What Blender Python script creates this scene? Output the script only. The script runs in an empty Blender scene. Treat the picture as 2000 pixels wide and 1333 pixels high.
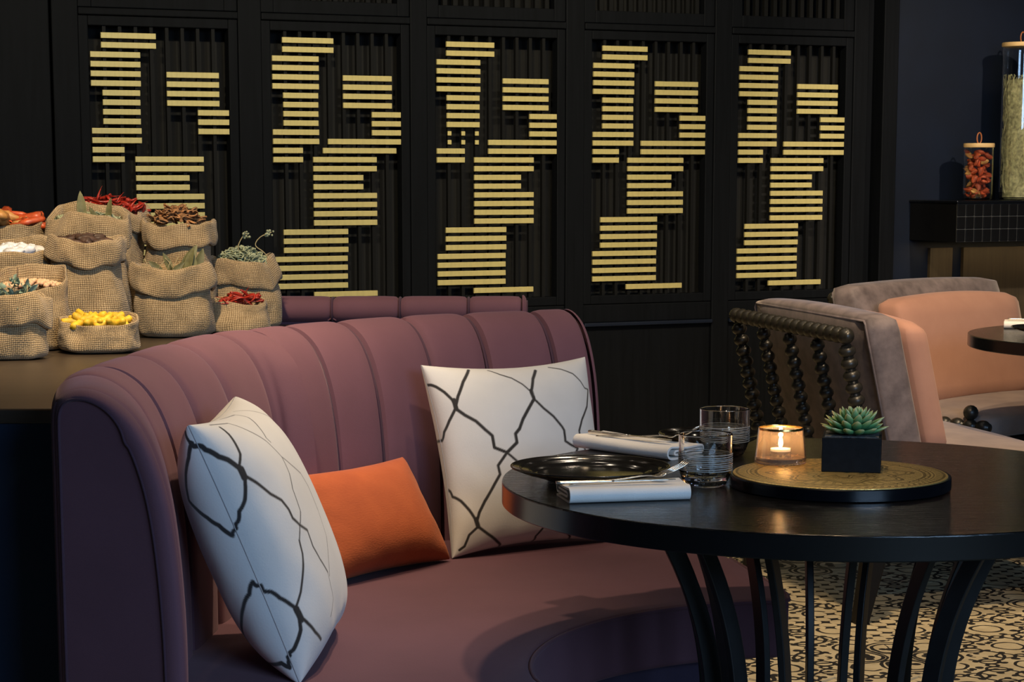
import bpy, bmesh, math, random
import numpy as np
from mathutils import Vector, Matrix, Euler, noise

random.seed(7)
PI = math.pi
C = bpy.context.scene.collection
SC = bpy.context.scene

# ------------------------------------------------------------------ camera, world, lights
cam_d = bpy.data.cameras.new('camera')
cam = bpy.data.objects.new('camera', cam_d)
C.objects.link(cam)
cam.location = (0, 0, 1.25)
cam.rotation_euler = (PI/2 - math.atan(0.146), 0, 0)
cam_d.sensor_width = 36
cam_d.lens = 73.8
cam_d.shift_y = (928.6 - 666.5)/2000
cam_d.clip_start = 0.05
SC.camera = cam
SC.view_settings.view_transform = 'Standard'
SC.view_settings.look = 'None'
SC.view_settings.gamma = 1
SC.view_settings.use_curve_mapping = False
SC.view_settings.exposure = 0.0

wd = bpy.data.worlds.new('world')
SC.world = wd
wd.use_nodes = True
wd.node_tree.nodes['Background'].inputs[0].default_value = (0.35, 0.5, 0.8, 1)
wd.node_tree.nodes['Background'].inputs[1].default_value = 0.04


def aim(o, tgt):
    o.rotation_euler = (Vector(tgt) - o.location).to_track_quat('-Z', 'Y').to_euler()


def area(name, loc, tgt, sx, sy, power, col):
    l = bpy.data.lights.new(name, 'AREA')
    l.shape = 'RECTANGLE'; l.size = sx; l.size_y = sy; l.energy = power; l.color = col
    o = bpy.data.objects.new(name, l); C.objects.link(o); o.location = loc; aim(o, tgt)
    return o


def spot(name, loc, tgt, power, col, ang=60, blend=0.8, r=0.05):
    l = bpy.data.lights.new(name, 'SPOT')
    l.energy = power; l.color = col; l.spot_size = math.radians(ang); l.spot_blend = blend; l.shadow_soft_size = r
    o = bpy.data.objects.new(name, l); C.objects.link(o); o.location = loc; aim(o, tgt)
    return o


COOL = (0.42, 0.66, 1.0)
WARM = (1.0, 0.74, 0.46)
# daylight from the shop window behind and to the right of the camera
area('window_daylight', (2.5, -1.5, 2.2), (0.1, 3.9, 0.6), 2.6, 1.2, 150, COOL)
# recessed ceiling downlights
spot('downlight', (0.45, 3.3, 2.85), (-0.05, 3.9, 0.5), 80, WARM, 75, 1.0)
spot('downlight', (0.25, 4.05, 2.85), (-0.58, 3.8, 0.9), 165, WARM, 50, 1.0)
spot('downlight', (-0.7, 3.4, 2.85), (-0.95, 4.7, 0.95), 320, WARM, 60, 1.0)
spot('downlight', (0.9, 4.6, 2.85), (1.1, 5.9, 0.3), 190, WARM, 80, 1.0)
spot('downlight', (1.5, 5.6, 2.85), (1.4, 7.0, 0.6), 170, WARM, 80, 1.0)
spot('downlight', (1.3, 2.9, 2.85), (1.5, 6.9, 0.6), 120, WARM, 55, 1.0)
for wx in (-1.5, -0.6, 0.35, 1.3):
    spot('wall_washer', (wx, 5.6 + 0.45*wx, 2.85), (wx, 8.55 + 0.45*wx, 1.25), 150, (1.0, 0.86, 0.58), 80, 1.0)
spot('shelf_spot', (2.9, 6.6, 2.8), (2.1, 9.2, 1.3), 280, (1.0, 0.86, 0.68), 45, 0.8)
# small wide recessed lamps along the ceiling
for (lx, ly) in ((-0.9, 4.6), (-0.2, 4.9), (0.5, 4.4), (1.2, 4.9), (-0.5, 6.4), (0.4, 6.6), (1.3, 6.9), (0.1, 5.6)):
    spot('ceiling_lamp', (lx, ly, 2.88), (lx, ly, 0), 5, (1.0, 0.85, 0.65), 170, 0.3, 0.045)


# ------------------------------------------------------------------ node helpers
class X:
    """a socket with arithmetic"""
    def __init__(s, nt, sock): s.nt, s.s = nt, sock
    def _m(s, op, *o):
        n = s.nt.nodes.new('ShaderNodeMath'); n.operation = op
        for i, v in enumerate((s,) + o):
            if isinstance(v, X): s.nt.links.new(v.s, n.inputs[i])
            else: n.inputs[i].default_value = v
        return X(s.nt, n.outputs[0])
    def __add__(s, o): return s._m('ADD', o)
    __radd__ = __add__
    def __sub__(s, o): return s._m('SUBTRACT', o)
    def __rsub__(s, o): return (s*-1) + o
    def __mul__(s, o): return s._m('MULTIPLY', o)
    __rmul__ = __mul__
    def __truediv__(s, o): return s._m('DIVIDE', o)
    def __lt__(s, o): return s._m('LESS_THAN', o)
    def __gt__(s, o): return s._m('GREATER_THAN', o)
    def abs(s): return s._m('ABSOLUTE')
    def sin(s): return s._m('SINE')
    def cos(s): return s._m('COSINE')
    def sqrt(s): return s._m('SQRT')
    def floor(s): return s._m('FLOOR')
    def mod(s, o): return s._m('FLOORED_MODULO', o)
    def min(s, o): return s._m('MINIMUM', o)
    def max(s, o): return s._m('MAXIMUM', o)
    def pow(s, o): return s._m('POWER', o)
    def atan2(s, o): return s._m('ARCTAN2', o)


class Mat:
    def __init__(s, name, base=(.5, .5, .5), rough=.5, metal=0., **kw):
        s.m = bpy.data.materials.new(name); s.m.use_nodes = True
        s.nt = s.m.node_tree; s.b = s.nt.nodes['Principled BSDF']
        s.set('Base Color', (*base, 1)); s.set('Roughness', rough); s.set('Metallic', metal)
        for k, v in kw.items(): s.set(k.replace('_', ' '), v)
    def set(s, k, v):
        if isinstance(v, X): s.nt.links.new(v.s, s.b.inputs[k])
        elif isinstance(v, bpy.types.NodeSocket): s.nt.links.new(v, s.b.inputs[k])
        else: s.b.inputs[k].default_value = v
    def n(s, t, **kw):
        n = s.nt.nodes.new(t)
        for k, v in kw.items(): setattr(n, k, v)
        return n
    def coord(s, kind='Object', scale=(1, 1, 1), rot=(0, 0, 0)):
        if kind == 'World': src = s.n('ShaderNodeNewGeometry').outputs['Position']
        else: src = s.n('ShaderNodeTexCoord').outputs[kind]
        mp = s.n('ShaderNodeMapping')
        mp.inputs['Scale'].default_value = scale; mp.inputs['Rotation'].default_value = rot
        s.nt.links.new(src, mp.inputs[0]); return mp.outputs[0]
    def xyz(s, vec):
        n = s.n('ShaderNodeSeparateXYZ'); s.nt.links.new(vec, n.inputs[0])
        return [X(s.nt, o) for o in n.outputs]
    def noise(s, vec, scale=5, detail=3, rough=.5, dist=0):
        n = s.n('ShaderNodeTexNoise'); s.nt.links.new(vec, n.inputs['Vector'])
        n.inputs['Scale'].default_value = scale; n.inputs['Detail'].default_value = detail
        n.inputs['Roughness'].default_value = rough; n.inputs['Distortion'].default_value = dist
        return X(s.nt, n.outputs['Fac'])
    def ramp(s, f, stops):
        n = s.n('ShaderNodeValToRGB'); e = n.color_ramp.elements
        while len(e) < len(stops): e.new(.5)
        for i, (p, c) in enumerate(stops): e[i].position = p; e[i].color = (*c, 1)
        s.nt.links.new(f.s, n.inputs[0]); return n.outputs[0]
    def mix(s, f, a, b):
        n = s.n('ShaderNodeMix', data_type='RGBA')
        if isinstance(f, X): s.nt.links.new(f.s, n.inputs[0])
        else: n.inputs[0].default_value = f
        for i, v in ((6, a), (7, b)):
            if isinstance(v, tuple): n.inputs[i].default_value = (*v, 1)
            else: s.nt.links.new(v, n.inputs[i])
        return n.outputs[2]
    def bump(s, h, strength=.3, dist=.002):
        n = s.n('ShaderNodeBump'); n.inputs['Strength'].default_value = strength; n.inputs['Distance'].default_value = dist
        s.nt.links.new(h.s, n.inputs['Height']); s.nt.links.new(n.outputs[0], s.b.inputs['Normal'])
        return s


def fabric(name, base, dark=None, rough=.85, sheen=.3, weave=700, blotch=6, tint=None, bump=.25):
    m = Mat(name, base, rough)
    m.set('Sheen Weight', sheen); m.set('Sheen Roughness', .4)
    m.set('Sheen Tint', (*(tint or (1, 1, 1)), 1))
    v = m.coord('Object')
    f = m.noise(v, blotch, 4, .6)
    d = dark or tuple(c*.78 for c in base)
    m.set('Base Color', m.ramp(f, [(.3, d), (.7, base)]))
    h = m.noise(m.coord('Object', (weave*.4, weave*.4, weave)), 1, 1)
    m.bump(h, bump, .001)
    return m


def wood(name, base, dark, rough=.4, axis=0, bump=.25, scale=1., spec=.5):
    m = Mat(name, base, rough)
    sc = [60*scale]*3; sc[axis] = 3*scale
    f = m.noise(m.coord('Object', tuple(sc)), 1, 5, .65, .3)
    m.set('Base Color', m.ramp(f, [(.3, dark), (.75, base)]))
    m.set('Specular IOR Level', spec)
    m.bump(f, bump, .002)
    return m


def burlap():
    m = Mat('burlap', (.4, .28, .15), .95)
    uv = m.n('ShaderNodeUVMap'); 
    nz = m.n('ShaderNodeTexNoise'); nz.inputs['Scale'].default_value = 28; nz.inputs['Detail'].default_value = 4
    m.nt.links.new(uv.outputs[0], nz.inputs['Vector'])
    mp = m.n('ShaderNodeVectorMath', operation='MULTIPLY_ADD')
    m.nt.links.new(nz.outputs['Color'], mp.inputs[0]); mp.inputs[1].default_value = (.009, .009, 0)
    m.nt.links.new(uv.outputs[0], mp.inputs[2])
    u, v, _ = m.xyz(mp.outputs[0])
    p = .0043
    a = (u*(PI/p)).sin(); b = (v*(PI/p)).sin()
    th = a*b
    wa = a.abs(); wb = b.abs()
    hgt = (wa*(th*.45 + .55)).max(wb*(.55 - th*.45))
    big = m.noise(m.coord('Object'), 28, 4, .6)
    strk = m.noise(m.coord('UV', (30, 900, 1)), 1, 2)
    strk2 = m.noise(m.coord('UV', (900, 30, 1)), 1, 2)
    f = hgt*.75 + (strk + strk2)*.45 - .3 + (big - .5)*.35
    m.set('Base Color', m.ramp(f, [(.14, (.06, .038, .018)), (.46, (.24, .17, .085)), (.80, (.47, .36, .21)), (1., (.62, .50, .32))]))
    m.bump(hgt, .8, .0016)
    m.set('Sheen Weight', .15)
    return m


def plain(name, base, rough=.5, metal=0., var=.12, scale=30, bump=.0, **kw):
    m = Mat(name, base, rough, metal, **kw)
    f = m.noise(m.coord('Object'), scale, 3)
    m.set('Base Color', m.ramp(f, [(.3, tuple(c*(1-var) for c in base)), (.7, tuple(min(1, c*(1+var)) for c in base))]))
    if bump: m.bump(f, bump, .002)
    return m


def glassmat(name, col=(1, 1, 1), rough=0., ior=1.45, bubbles=0):
    m = Mat(name, col, rough)
    m.set('Transmission Weight', 1.); m.set('IOR', ior)
    if bubbles:
        m.bump(m.noise(m.coord('Object'), bubbles, 1), .5, .004)
    return m


def tile_floor():
    """cement tiles: rings with buds, scrolls and small stars, laid on the diagonal"""
    m = Mat('patterned_cement_tile', (.6, .5, .3), .55)
    P = .15
    v = m.coord('World', (1/P, 1/P, 1/P), (0, 0, -0.84))
    nz = m.n('ShaderNodeTexNoise'); nz.inputs['Scale'].default_value = 2.2; m.nt.links.new(v, nz.inputs['Vector'])
    ma = m.n('ShaderNodeVectorMath', operation='MULTIPLY_ADD')
    m.nt.links.new(nz.outputs['Color'], ma.inputs[0]); ma.inputs[1].default_value = (.16, .16, 0); m.nt.links.new(v, ma.inputs[2])
    x, y, _ = m.xyz(ma.outputs[0])
    x = x + .12; y = y + .28
    ci = x.floor(); cj = y.floor()
    a = x - ci - .5; b = y - cj - .5
    sx = ci.mod(2.)*-2 + 1; sy = cj.mod(2.)*-2 + 1
    a = a*sx; b = b*sy
    def dist(cx, cy): return ((a-cx)*(a-cx) + (b-cy)*(b-cy)).sqrt()
    def ring(cx, cy, r, w): return (dist(cx, cy) - r).abs() < w
    def disc(cx, cy, r): return dist(cx, cy) < r
    def star(q, r):
        s = ((a*q + .5).floor()*-1 + a*q).abs().pow(.55) + ((b*q + .5).floor()*-1 + b*q).abs().pow(.55)
        return s < r
    def u(*l):
        o = l[0]
        for k in l[1:]: o = o.max(k)
        return o
    # ring tile: double ring, bud on a stem
    t1 = u(ring(.04, .04, .44, .028), ring(.06, .06, .34, .034), disc(.13, .13, .11), disc(.0, .22, .085), disc(.22, .0, .085),
           ((a-b).abs() < .018)*(a < .1)*(a > -.2), disc(-.36, -.36, .06), ring(-.44, -.44, .14, .02))
    # scroll tile: crossing arcs with leaves
    t2 = u(ring(.5, .5, .40, .036), ring(-.5, -.5, .40, .036), ring(.5, -.5, .28, .03), ring(-.5, .5, .28, .03), ring(.20, .22, .17, .032),
           ring(-.22, -.18, .17, .032), disc(.3, -.06, .075), disc(-.3, .06, .075), disc(.04, .36, .065), disc(-.04, -.36, .065), disc(.38, .36, .07), disc(-.40, -.36, .06), disc(.2, .2, .05), disc(.45, -.1, .06), ring(0, 0, .09, .036))
    # star tile
    t3 = u(star(3., .74), star(1.5, .5))
    gi = (ci*.5).floor().mod(3.); gj = (cj*.5).floor().mod(3.)
    is1 = (gi < .5)*(gj < .5)
    is3 = ((gi - gj).abs() < .5)*(1 - is1)
    f = is1*t1 + is3*t3 + (1 - is1)*(1 - is3)*t2
    wear = m.noise(m.coord('World'), 14, 4)
    cream = m.ramp(wear, [(.3, (.50, .41, .25)), (.7, (.66, .56, .36))])
    m.set('Base Color', m.mix(f, cream, (.018, .017, .017)))
    return m


def tray_gold():
    m = Mat('engraved_gold', (.6, .42, .14), .38, .7)
    x, y, _ = m.xyz(m.coord('Object', (1/.168, 1/.168, 1)))
    r = (x*x + y*y).sqrt(); th = y.atan2(x)
    pet = (th*8).cos()*.5 + .5
    big = ((r - .52 - pet*.17).abs() < .020).max((r - .46 - pet*.17).abs() < .012)
    inn = ((r - .18 - pet*.14).abs() < .018).max((r - .25 - pet*.14).abs() < .010)
    ringl = ((r - .97).abs() < .012).max((r - .79).abs() < .014).max((r - .84).abs() < .008).max((r - .875).abs() < .006)
    rope = ((th*80 + r*60).sin() > .1)*(r > .89)*(r < .96)
    scal = (((th*32).cos()*.02 + r - .815).abs() < .007)
    fan = ((th*48).sin() > .35)*(r > .50 + pet*.17)*(r < .76)
    fan2 = ((r*70 + (th*8).cos()*3).sin() > .3)*(r < .44 + pet*.15)*(r > .30)
    f = big.max(inn).max(ringl).max(rope*.8).max(scal).max(fan*.55).max(fan2*.5)
    fine = m.noise(m.coord('Object'), 380, 2)
    m.set('Base Color', m.mix(f*.72 + (fine > .56)*.3, (.72, .50, .17), (.14, .09, .025)))
    m.bump(fine*.6 - f, .7, .0015)
    return m


MT = {}
MT['purple'] = fabric('aubergine_wool', (.132, .056, .080), (.112, .047, .067), .85, .12, 900, 5, (.9, .7, .8))
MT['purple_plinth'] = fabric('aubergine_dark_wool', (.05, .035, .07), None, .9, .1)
MT['piping'] = fabric('aubergine_piping', (.06, .025, .045), None, .9, .1)
MT['wallblack'] = wood('black_stained_oak', (.0045, .0052, .007), (.0025, .003, .004), .62, 2, .15, 1, .08)
MT['void'] = plain('black_void', (.003, .003, .0032), .9)
MT['navy'] = plain('navy_lacquer', (.0015, .0045, .014), .55, var=.2, scale=4, Specular_IOR_Level=.3)
MT['bar'] = wood('black_slat', (.0085, .0085, .0085), (.005, .005, .005), .55, 2, .1, 1, .1)
MT['gold'] = plain('brass_leaf_paint', (.56, .465, .185), .45, .25, .06, 25)
MT['burlap'] = burlap()
MT['counter'] = wood('dark_walnut_top', (.048, .034, .022), (.026, .018, .012), .36, 0, .12)
MT['counter_front'] = plain('navy_counter_paint', (.006, .022, .056), .5, var=.15, scale=5, Specular_IOR_Level=.3)
MT['table'] = wood('black_grained_oak', (.013, .012, .011), (.0025, .0024, .0023), .13, 0, .55, 2.6)
MT['table_edge'] = plain('black_lacquer_edge', (.0025, .003, .0045), .22, var=.1, Specular_IOR_Level=.5)
MT['iron'] = plain('blackened_steel', (.020, .020, .021), .40, .4, .15)
MT['orange'] = fabric('rust_woven_wool', (.46, .105, .030), (.36, .075, .022), .9, .25, 420, 9, (1, .6, .4), .6)
MT['velvet'] = fabric('grey_velvet', (.21, .166, .165), (.085, .066, .068), .7, .35, 900, 16, (1, .9, .88))
MT['velvet_seat'] = fabric('grey_seat_velvet', (.30, .232, .20), (.2, .155, .138), .75, .3, 900, 9, (1, .9, .85))
MT['peach'] = fabric('peach_linen', (.47, .25, .18), (.41, .21, .15), .85, .3, 700, 6, (1, .8, .7))
MT['bead'] = plain('black_lacquered_wood', (.020, .0185, .015), .36, 0, .2)
MT['legwood'] = plain('dark_leg_wood', (.006, .0055, .005), .5, Specular_IOR_Level=.2)
MT['glass'] = glassmat('clear_glass')
MT['glassbase'] = glassmat('bubbled_glass', bubbles=260)
MT['etch'] = plain('frosted_ring', (.62, .60, .56), .5, Transmission_Weight=.3)
MT['amber'] = glassmat('smoked_amber_glass', (1., .80, .64)); MT['amber'].set('Transmission Weight', .93)
MT['goldrim'] = plain('gold_rim', (.75, .48, .16), .22, 1.)
MT['wax'] = plain('white_wax', (.95, .88, .74), .5, Subsurface_Weight=.3)
MT['wax'].set('Emission Color', (1, .72, .42, 1)); MT['wax'].set('Emission Strength', .5)
MT['flame'] = plain('flame', (1, .8, .5), .5)
MT['flame'].set('Emission Color', (1, .72, .34, 1)); MT['flame'].set('Emission Strength', 380)
MT['ceramic'] = plain('black_glazed_ceramic', (.010, .0095, .009), .12, var=.3, scale=60)
MT['ceramic_rim'] = plain('brown_glaze_edge', (.13, .075, .035), .25, var=.5, scale=120)
MT['linen'] = fabric('white_napkin_linen', (.86, .83, .78), (.80, .77, .72), .9, .2, 900, 20, None, .3)
MT['steel'] = plain('polished_steel', (.80, .74, .64), .22, .85)
MT['pot'] = plain('black_concrete', (.0045, .0048, .006), .6, var=.3, scale=120, Specular_IOR_Level=.2)
MT['soil'] = plain('grey_gravel', (.10, .095, .09), .9, var=.5, scale=400, bump=.6)
MT['chili'] = plain('dried_chilli', (.30, .022, .012), .35, 0, .6, 60, .3)
MT['pepper'] = plain('dried_sweet_pepper', (.42, .07, .02), .4, 0, .5, 40, .4)
MT['pepper_tan'] = plain('dried_pepper_tip', (.52, .26, .07), .5, 0, .3, 40, .3)
MT['turmeric'] = plain('turmeric_root', (.62, .40, .02), .6, 0, .3, 80, .5)
MT['bark'] = plain('cinnamon_bark', (.28, .14, .055), .75, 0, .7, 70, .4)
MT['chickpea'] = plain('chickpea', (.72, .46, .28), .7, 0, .15, 60)
MT['bayleaf'] = plain('bay_leaf', (.15, .15, .062), .6, 0, .35, 50, .2)
MT['herb'] = plain('dried_herb', (.30, .34, .22), .8, 0, .4, 60)
MT['herbgrey'] = plain('grey_green_leaf', (.15, .22, .17), .7, 0, .5, 60)
MT['rosemary'] = plain('dried_rosemary', (.40, .38, .19), .8, 0, .5, 60)
MT['seam'] = plain('grey_seam', (.30, .31, .33), .9)
MT['stem'] = plain('dry_stem', (.35, .30, .16), .8)
MT['date'] = plain('dark_pod', (.055, .028, .018), .6, 0, .5, 50, .4)
MT['salt'] = plain('salt_crystal', (.72, .75, .80), .35, 0, .12, 90, .6)
MT['jarglass'] = glassmat('jar_glass')
MT['cork'] = plain('pale_wood_lid', (.62, .40, .17), .6, 0, .15, 20)
MT['leather'] = plain('tan_leather_loop', (.30, .09, .025), .6)
MT['blacktile'] = plain('black_mosaic_tile', (.004, .004, .0045), .35, Specular_IOR_Level=.2)
MT['grout'] = plain('grey_grout', (.045, .045, .045), .9)
MT['paneling'] = wood('dark_brown_paneling', (.05, .034, .016), (.03, .02, .009), .6, 2, .2)
MT['tile'] = tile_floor()
MT['ceiling'] = plain('black_ceiling', (.015, .015, .016), .9)
MT['gold_tray'] = tray_gold()


def succulent_mat():
    m = Mat('succulent_leaf', (.1, .3, .12), .45)
    at = m.n('ShaderNodeAttribute', attribute_name='tip')
    m.set('Base Color', m.ramp(X(m.nt, at.outputs['Fac']), [(0, (.035, .13, .05)), (.55, (.10, .30, .12)), (.85, (.30, .48, .20)), (1, (.62, .60, .32))]))
    m.set('Subsurface Weight', .1)
    return m


def printed_linen():
    m = Mat('printed_pillow_linen', (.75, .75, .72), .9)
    at = m.n('ShaderNodeAttribute', attribute_name='ink')
    f = m.noise(m.coord('Object'), 8, 3)
    w = m.ramp(f, [(.3, (.60, .60, .59)), (.7, (.67, .67, .66))])
    m.set('Base Color', m.mix(X(m.nt, at.outputs['Fac']), w, (.022, .02, .02)))
    m.set('Sheen Weight', .2)
    m.bump(m.noise(m.coord('Object', (300, 300, 300)), 1, 1), .2, .001)
    return m


MT['succ'] = succulent_mat()
MT['print'] = printed_linen()
M = {k: v.m for k, v in MT.items()}


# ------------------------------------------------------------------ mesh helpers
def dens(prof, d=.0012):
    """support loops next to the corners of a lathe profile so long walls shade flat"""
    out = [prof[0]]
    for (r0, z0), (r1, z1) in zip(prof, prof[1:]):
        L = math.hypot(r1-r0, z1-z0)
        if L > 4*d:
            for f in (d/L, 1-d/L): out.append((r0 + (r1-r0)*f, z0 + (z1-z0)*f))
        out.append((r1, z1))
    return out


class MB:
    def __init__(s): s.v = []; s.f = []
    def add(s, v, f, mat=None):
        o = len(s.v)
        s.v += [tuple(mat @ Vector(p)) if mat else tuple(p) for p in v]
        s.f += [tuple(i + o for i in q) for q in f]
        return s
    def box(s, x0, x1, y0, y1, z0, z1, mat=None):
        v = [(x, y, z) for z in (z0, z1) for y in (y0, y1) for x in (x0, x1)]
        return s.add(v, [(0, 2, 3, 1), (4, 5, 7, 6), (0, 1, 5, 4), (2, 6, 7, 3), (0, 4, 6, 2), (1, 3, 7, 5)], mat)
    def lathe(s, prof, n=48, mat=None, closed=False):
        """prof: list of (r, z); ends with r=0 close to a point"""
        v = []; f = []; rows = []
        for r, z in prof:
            if r < 1e-6: rows.append([len(v)]); v.append((0, 0, z))
            else:
                rows.append(list(range(len(v), len(v)+n)))
                v += [(r*math.cos(2*PI*i/n), r*math.sin(2*PI*i/n), z) for i in range(n)]
        prs = list(zip(rows, rows[1:])) + ([(rows[-1], rows[0])] if closed else [])
        for A, B in prs:
            for i in range(n):
                j = (i+1) % n
                if len(A) == 1 and len(B) == 1: continue
                if len(A) == 1: f.append((A[0], B[j], B[i]))
                elif len(B) == 1: f.append((A[i], A[j], B[0]))
                else: f.append((A[i], A[j], B[j], B[i]))
        return s.add(v, f, mat)
    def tube(s, path, rad, n=8, mat=None, cap=True, closed=False, flat=(1, 1)):
        P = [Vector(p) for p in path]; N = len(P)
        R = rad if hasattr(rad, '__len__') else [rad]*N
        up = None; v = []; f = []
        for i in range(N):
            if closed: t = P[(i+1) % N] - P[i-1]
            else: t = P[min(i+1, N-1)] - P[max(i-1, 0)]
            t.normalize()
            if up is None:
                up = Vector((0, 0, 1)) if abs(t.z) < .9 else Vector((1, 0, 0))
            a = t.cross(up)
            if a.length < 1e-6: a = t.orthogonal()
            a.normalize(); up = a.cross(t).normalized()
            for k in range(n):
                q = 2*PI*k/n
                v.append(P[i] + a*(math.cos(q)*R[i]*flat[0]) + up*(math.sin(q)*R[i]*flat[1]))
        for i in range(N if closed else N-1):
            for k in range(n):
                i2 = (i+1) % N
                f.append((i*n+k, i*n+(k+1) % n, i2*n+(k+1) % n, i2*n+k))
        if cap and not closed:
            f.append(tuple(range(n))[::-1]); f.append(tuple((N-1)*n+k for k in range(n)))
        return s.add(v, f, mat)
    def ball(s, c, r, n=12, m=8, sc=(1, 1, 1)):
        prof = [(r*math.sin(PI*i/m), -r*math.cos(PI*i/m)) for i in range(m+1)]
        prof[0] = (0, -r); prof[-1] = (0, r)
        return s.lathe(prof, n, Matrix.Translation(c) @ Matrix.Diagonal((*sc, 1)))
    def grid(s, pts, wrapu=False, wrapv=False, flip=False):
        """pts[i][j]"""
        A = len(pts); B = len(pts[0]); f = []
        for i in range(A if wrapu else A-1):
            for j in range(B if wrapv else B-1):
                i2, j2 = (i+1) % A, (j+1) % B
                q = (i*B+j, i*B+j2, i2*B+j2, i2*B+j)
                f.append(q[::-1] if flip else q)
        return s.add([p for r in pts for p in r], f)
    def build(s, name, mat, parent=None, smooth=None, loc=None, rot=None, bevel=0, seg=2):
        me = bpy.data.meshes.new(name)
        me.from_pydata([tuple(p) for p in s.v], [], s.f)
        bm = bmesh.new(); bm.from_mesh(me)
        bmesh.ops.recalc_face_normals(bm, faces=bm.faces)
        bm.to_mesh(me); bm.free()
        return finish(name, me, mat, parent, smooth, loc, rot, bevel, seg)


def finish(name, me, mat, parent=None, smooth=None, loc=None, rot=None, bevel=0, seg=2):
    if smooth is not None:
        me.polygons.foreach_set('use_smooth', [True]*len(me.polygons))
        if smooth < 180: me.set_sharp_from_angle(angle=math.radians(smooth))
    me.materials.append(M[mat] if isinstance(mat, str) else mat)
    o = bpy.data.objects.new(name, me); C.objects.link(o)
    if parent: o.parent = parent
    if loc: o.location = loc
    if rot: o.rotation_euler = rot
    if bevel:
        b = o.modifiers.new('bevel', 'BEVEL'); b.width = bevel; b.segments = seg; b.limit_method = 'ANGLE'; b.harden_normals = False
    return o


def thing(name, label, cat, loc=(0, 0, 0), rz=0, group=None):
    o = bpy.data.objects.new(name, None); C.objects.link(o)
    o.location = loc; o.rotation_euler = (0, 0, rz); o.empty_display_size = .05
    return tag(o, label, cat, group)


def tag(o, label, cat, group=None, kind=None):
    o['label'] = label; o['category'] = cat
    if group: o['group'] = group
    if kind: o['kind'] = kind
    return o


def structure(o):
    o['kind'] = 'structure'; return o


def inst(src, name, parent=None, loc=None, rot=None, scale=None):
    o = bpy.data.objects.new(name, src.data); C.objects.link(o)
    for md in src.modifiers:
        if md.type == 'BEVEL':
            b = o.modifiers.new('bevel', 'BEVEL'); b.width = md.width; b.segments = md.segments; b.limit_method = 'ANGLE'
    if parent: o.parent = parent
    if loc is not None: o.location = loc
    if rot is not None: o.rotation_euler = rot
    if scale is not None: o.scale = scale
    return o


def dup(root, loc, rz, label, group=None):
    r = root.copy(); C.objects.link(r); r.location = loc; r.rotation_euler = (0, 0, rz); r['label'] = label
    if group: r['group'] = group
    for ch in list(root.children):
        c = ch.copy(); C.objects.link(c); c.parent = r
        for g in list(ch.children):
            d = g.copy(); C.objects.link(d); d.parent = c
    return r


def catmull(pts, n=8):
    P = [Vector(p) for p in pts]; P = [P[0]*2 - P[1]] + P + [P[-1]*2 - P[-2]]
    out = []
    for i in range(1, len(P)-2):
        for k in range(n):
            t = k/n; a, b, c, d = P[i-1:i+3]
            out.append(.5*((2*b) + (c-a)*t + (2*a-5*b+4*c-d)*t*t + (3*b-a-3*c+d)*t**3))
    out.append(P[-2]); return out


def interp(pts, n):
    """resample a polyline to n points evenly by length"""
    P = [Vector(p) for p in pts]; L = [0]
    for a, b in zip(P, P[1:]): L.append(L[-1] + (b-a).length)
    out = []
    for k in range(n):
        s = L[-1]*k/(n-1); i = 0
        while i < len(L)-2 and L[i+1] < s: i += 1
        t = (s - L[i])/max(1e-9, L[i+1]-L[i]); out.append(P[i].lerp(P[i+1], t))
    return out


# ------------------------------------------------------------------ room shell
mb = MB().box(-6, 6, -4, 11, -.1, -.006)
floor = structure(mb.build('floor', 'tile'))
tb = MB(); hp = .0746
tb.box(-hp, hp, -hp, hp, -.006, 0)
t0 = None
ca, sa = math.cos(.84), math.sin(.84)
cells = []
for i in range(-60, 120):
    for j in range(-60, 120):
        # pattern cell centres: rotated by -0.84 in the material, offset (.12,.28) cells
        px, py = (i + .5 - .12 - .05)*.15, (j + .5 - .28 - .05)*.15
        wx, wy = px*ca - py*sa, px*sa + py*ca
        if 5.0 < wy < 7.1 and .07*wy < wx < .245*wy + .12: cells.append((wx, wy))
for (wx, wy) in cells:
    if t0 is None:
        t0 = tb.build('floor_tile', 'tile', floor, loc=(wx, wy, 0), rot=(0, 0, .84)); t0.modifiers.new('bevel', 'BEVEL').width = .0005
    else:
        inst(t0, 'floor_tile', floor, (wx, wy, 0), (0, 0, .84))
structure(MB().box(-6, 6, -4, 13, 2.9, 3.0).build('ceiling', 'ceiling'))

WALL = math.atan(.45)
def wallpt(u, off=0, z=0):
    """point on the back wall: u along it, off towards the room"""
    c, s = math.cos(WALL), math.sin(WALL)
    return (u*c + off*s, 8.6 + u*s - off*c, z)


def wbox(u0, u1, o0, o1, z0, z1): return (u0, u1, -o1, -o0, z0, z1)


wall = structure(MB().box(*wbox(-5, 1.84, -.25, -.10, 0, 2.9)).build('wall_back', 'void', loc=(0, 8.6, 0), rot=(0, 0, WALL)))
OP = [-1.717, -1.017, -.337, .355, 1.045]     # left edges of the lattice openings
OW = .535
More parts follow.
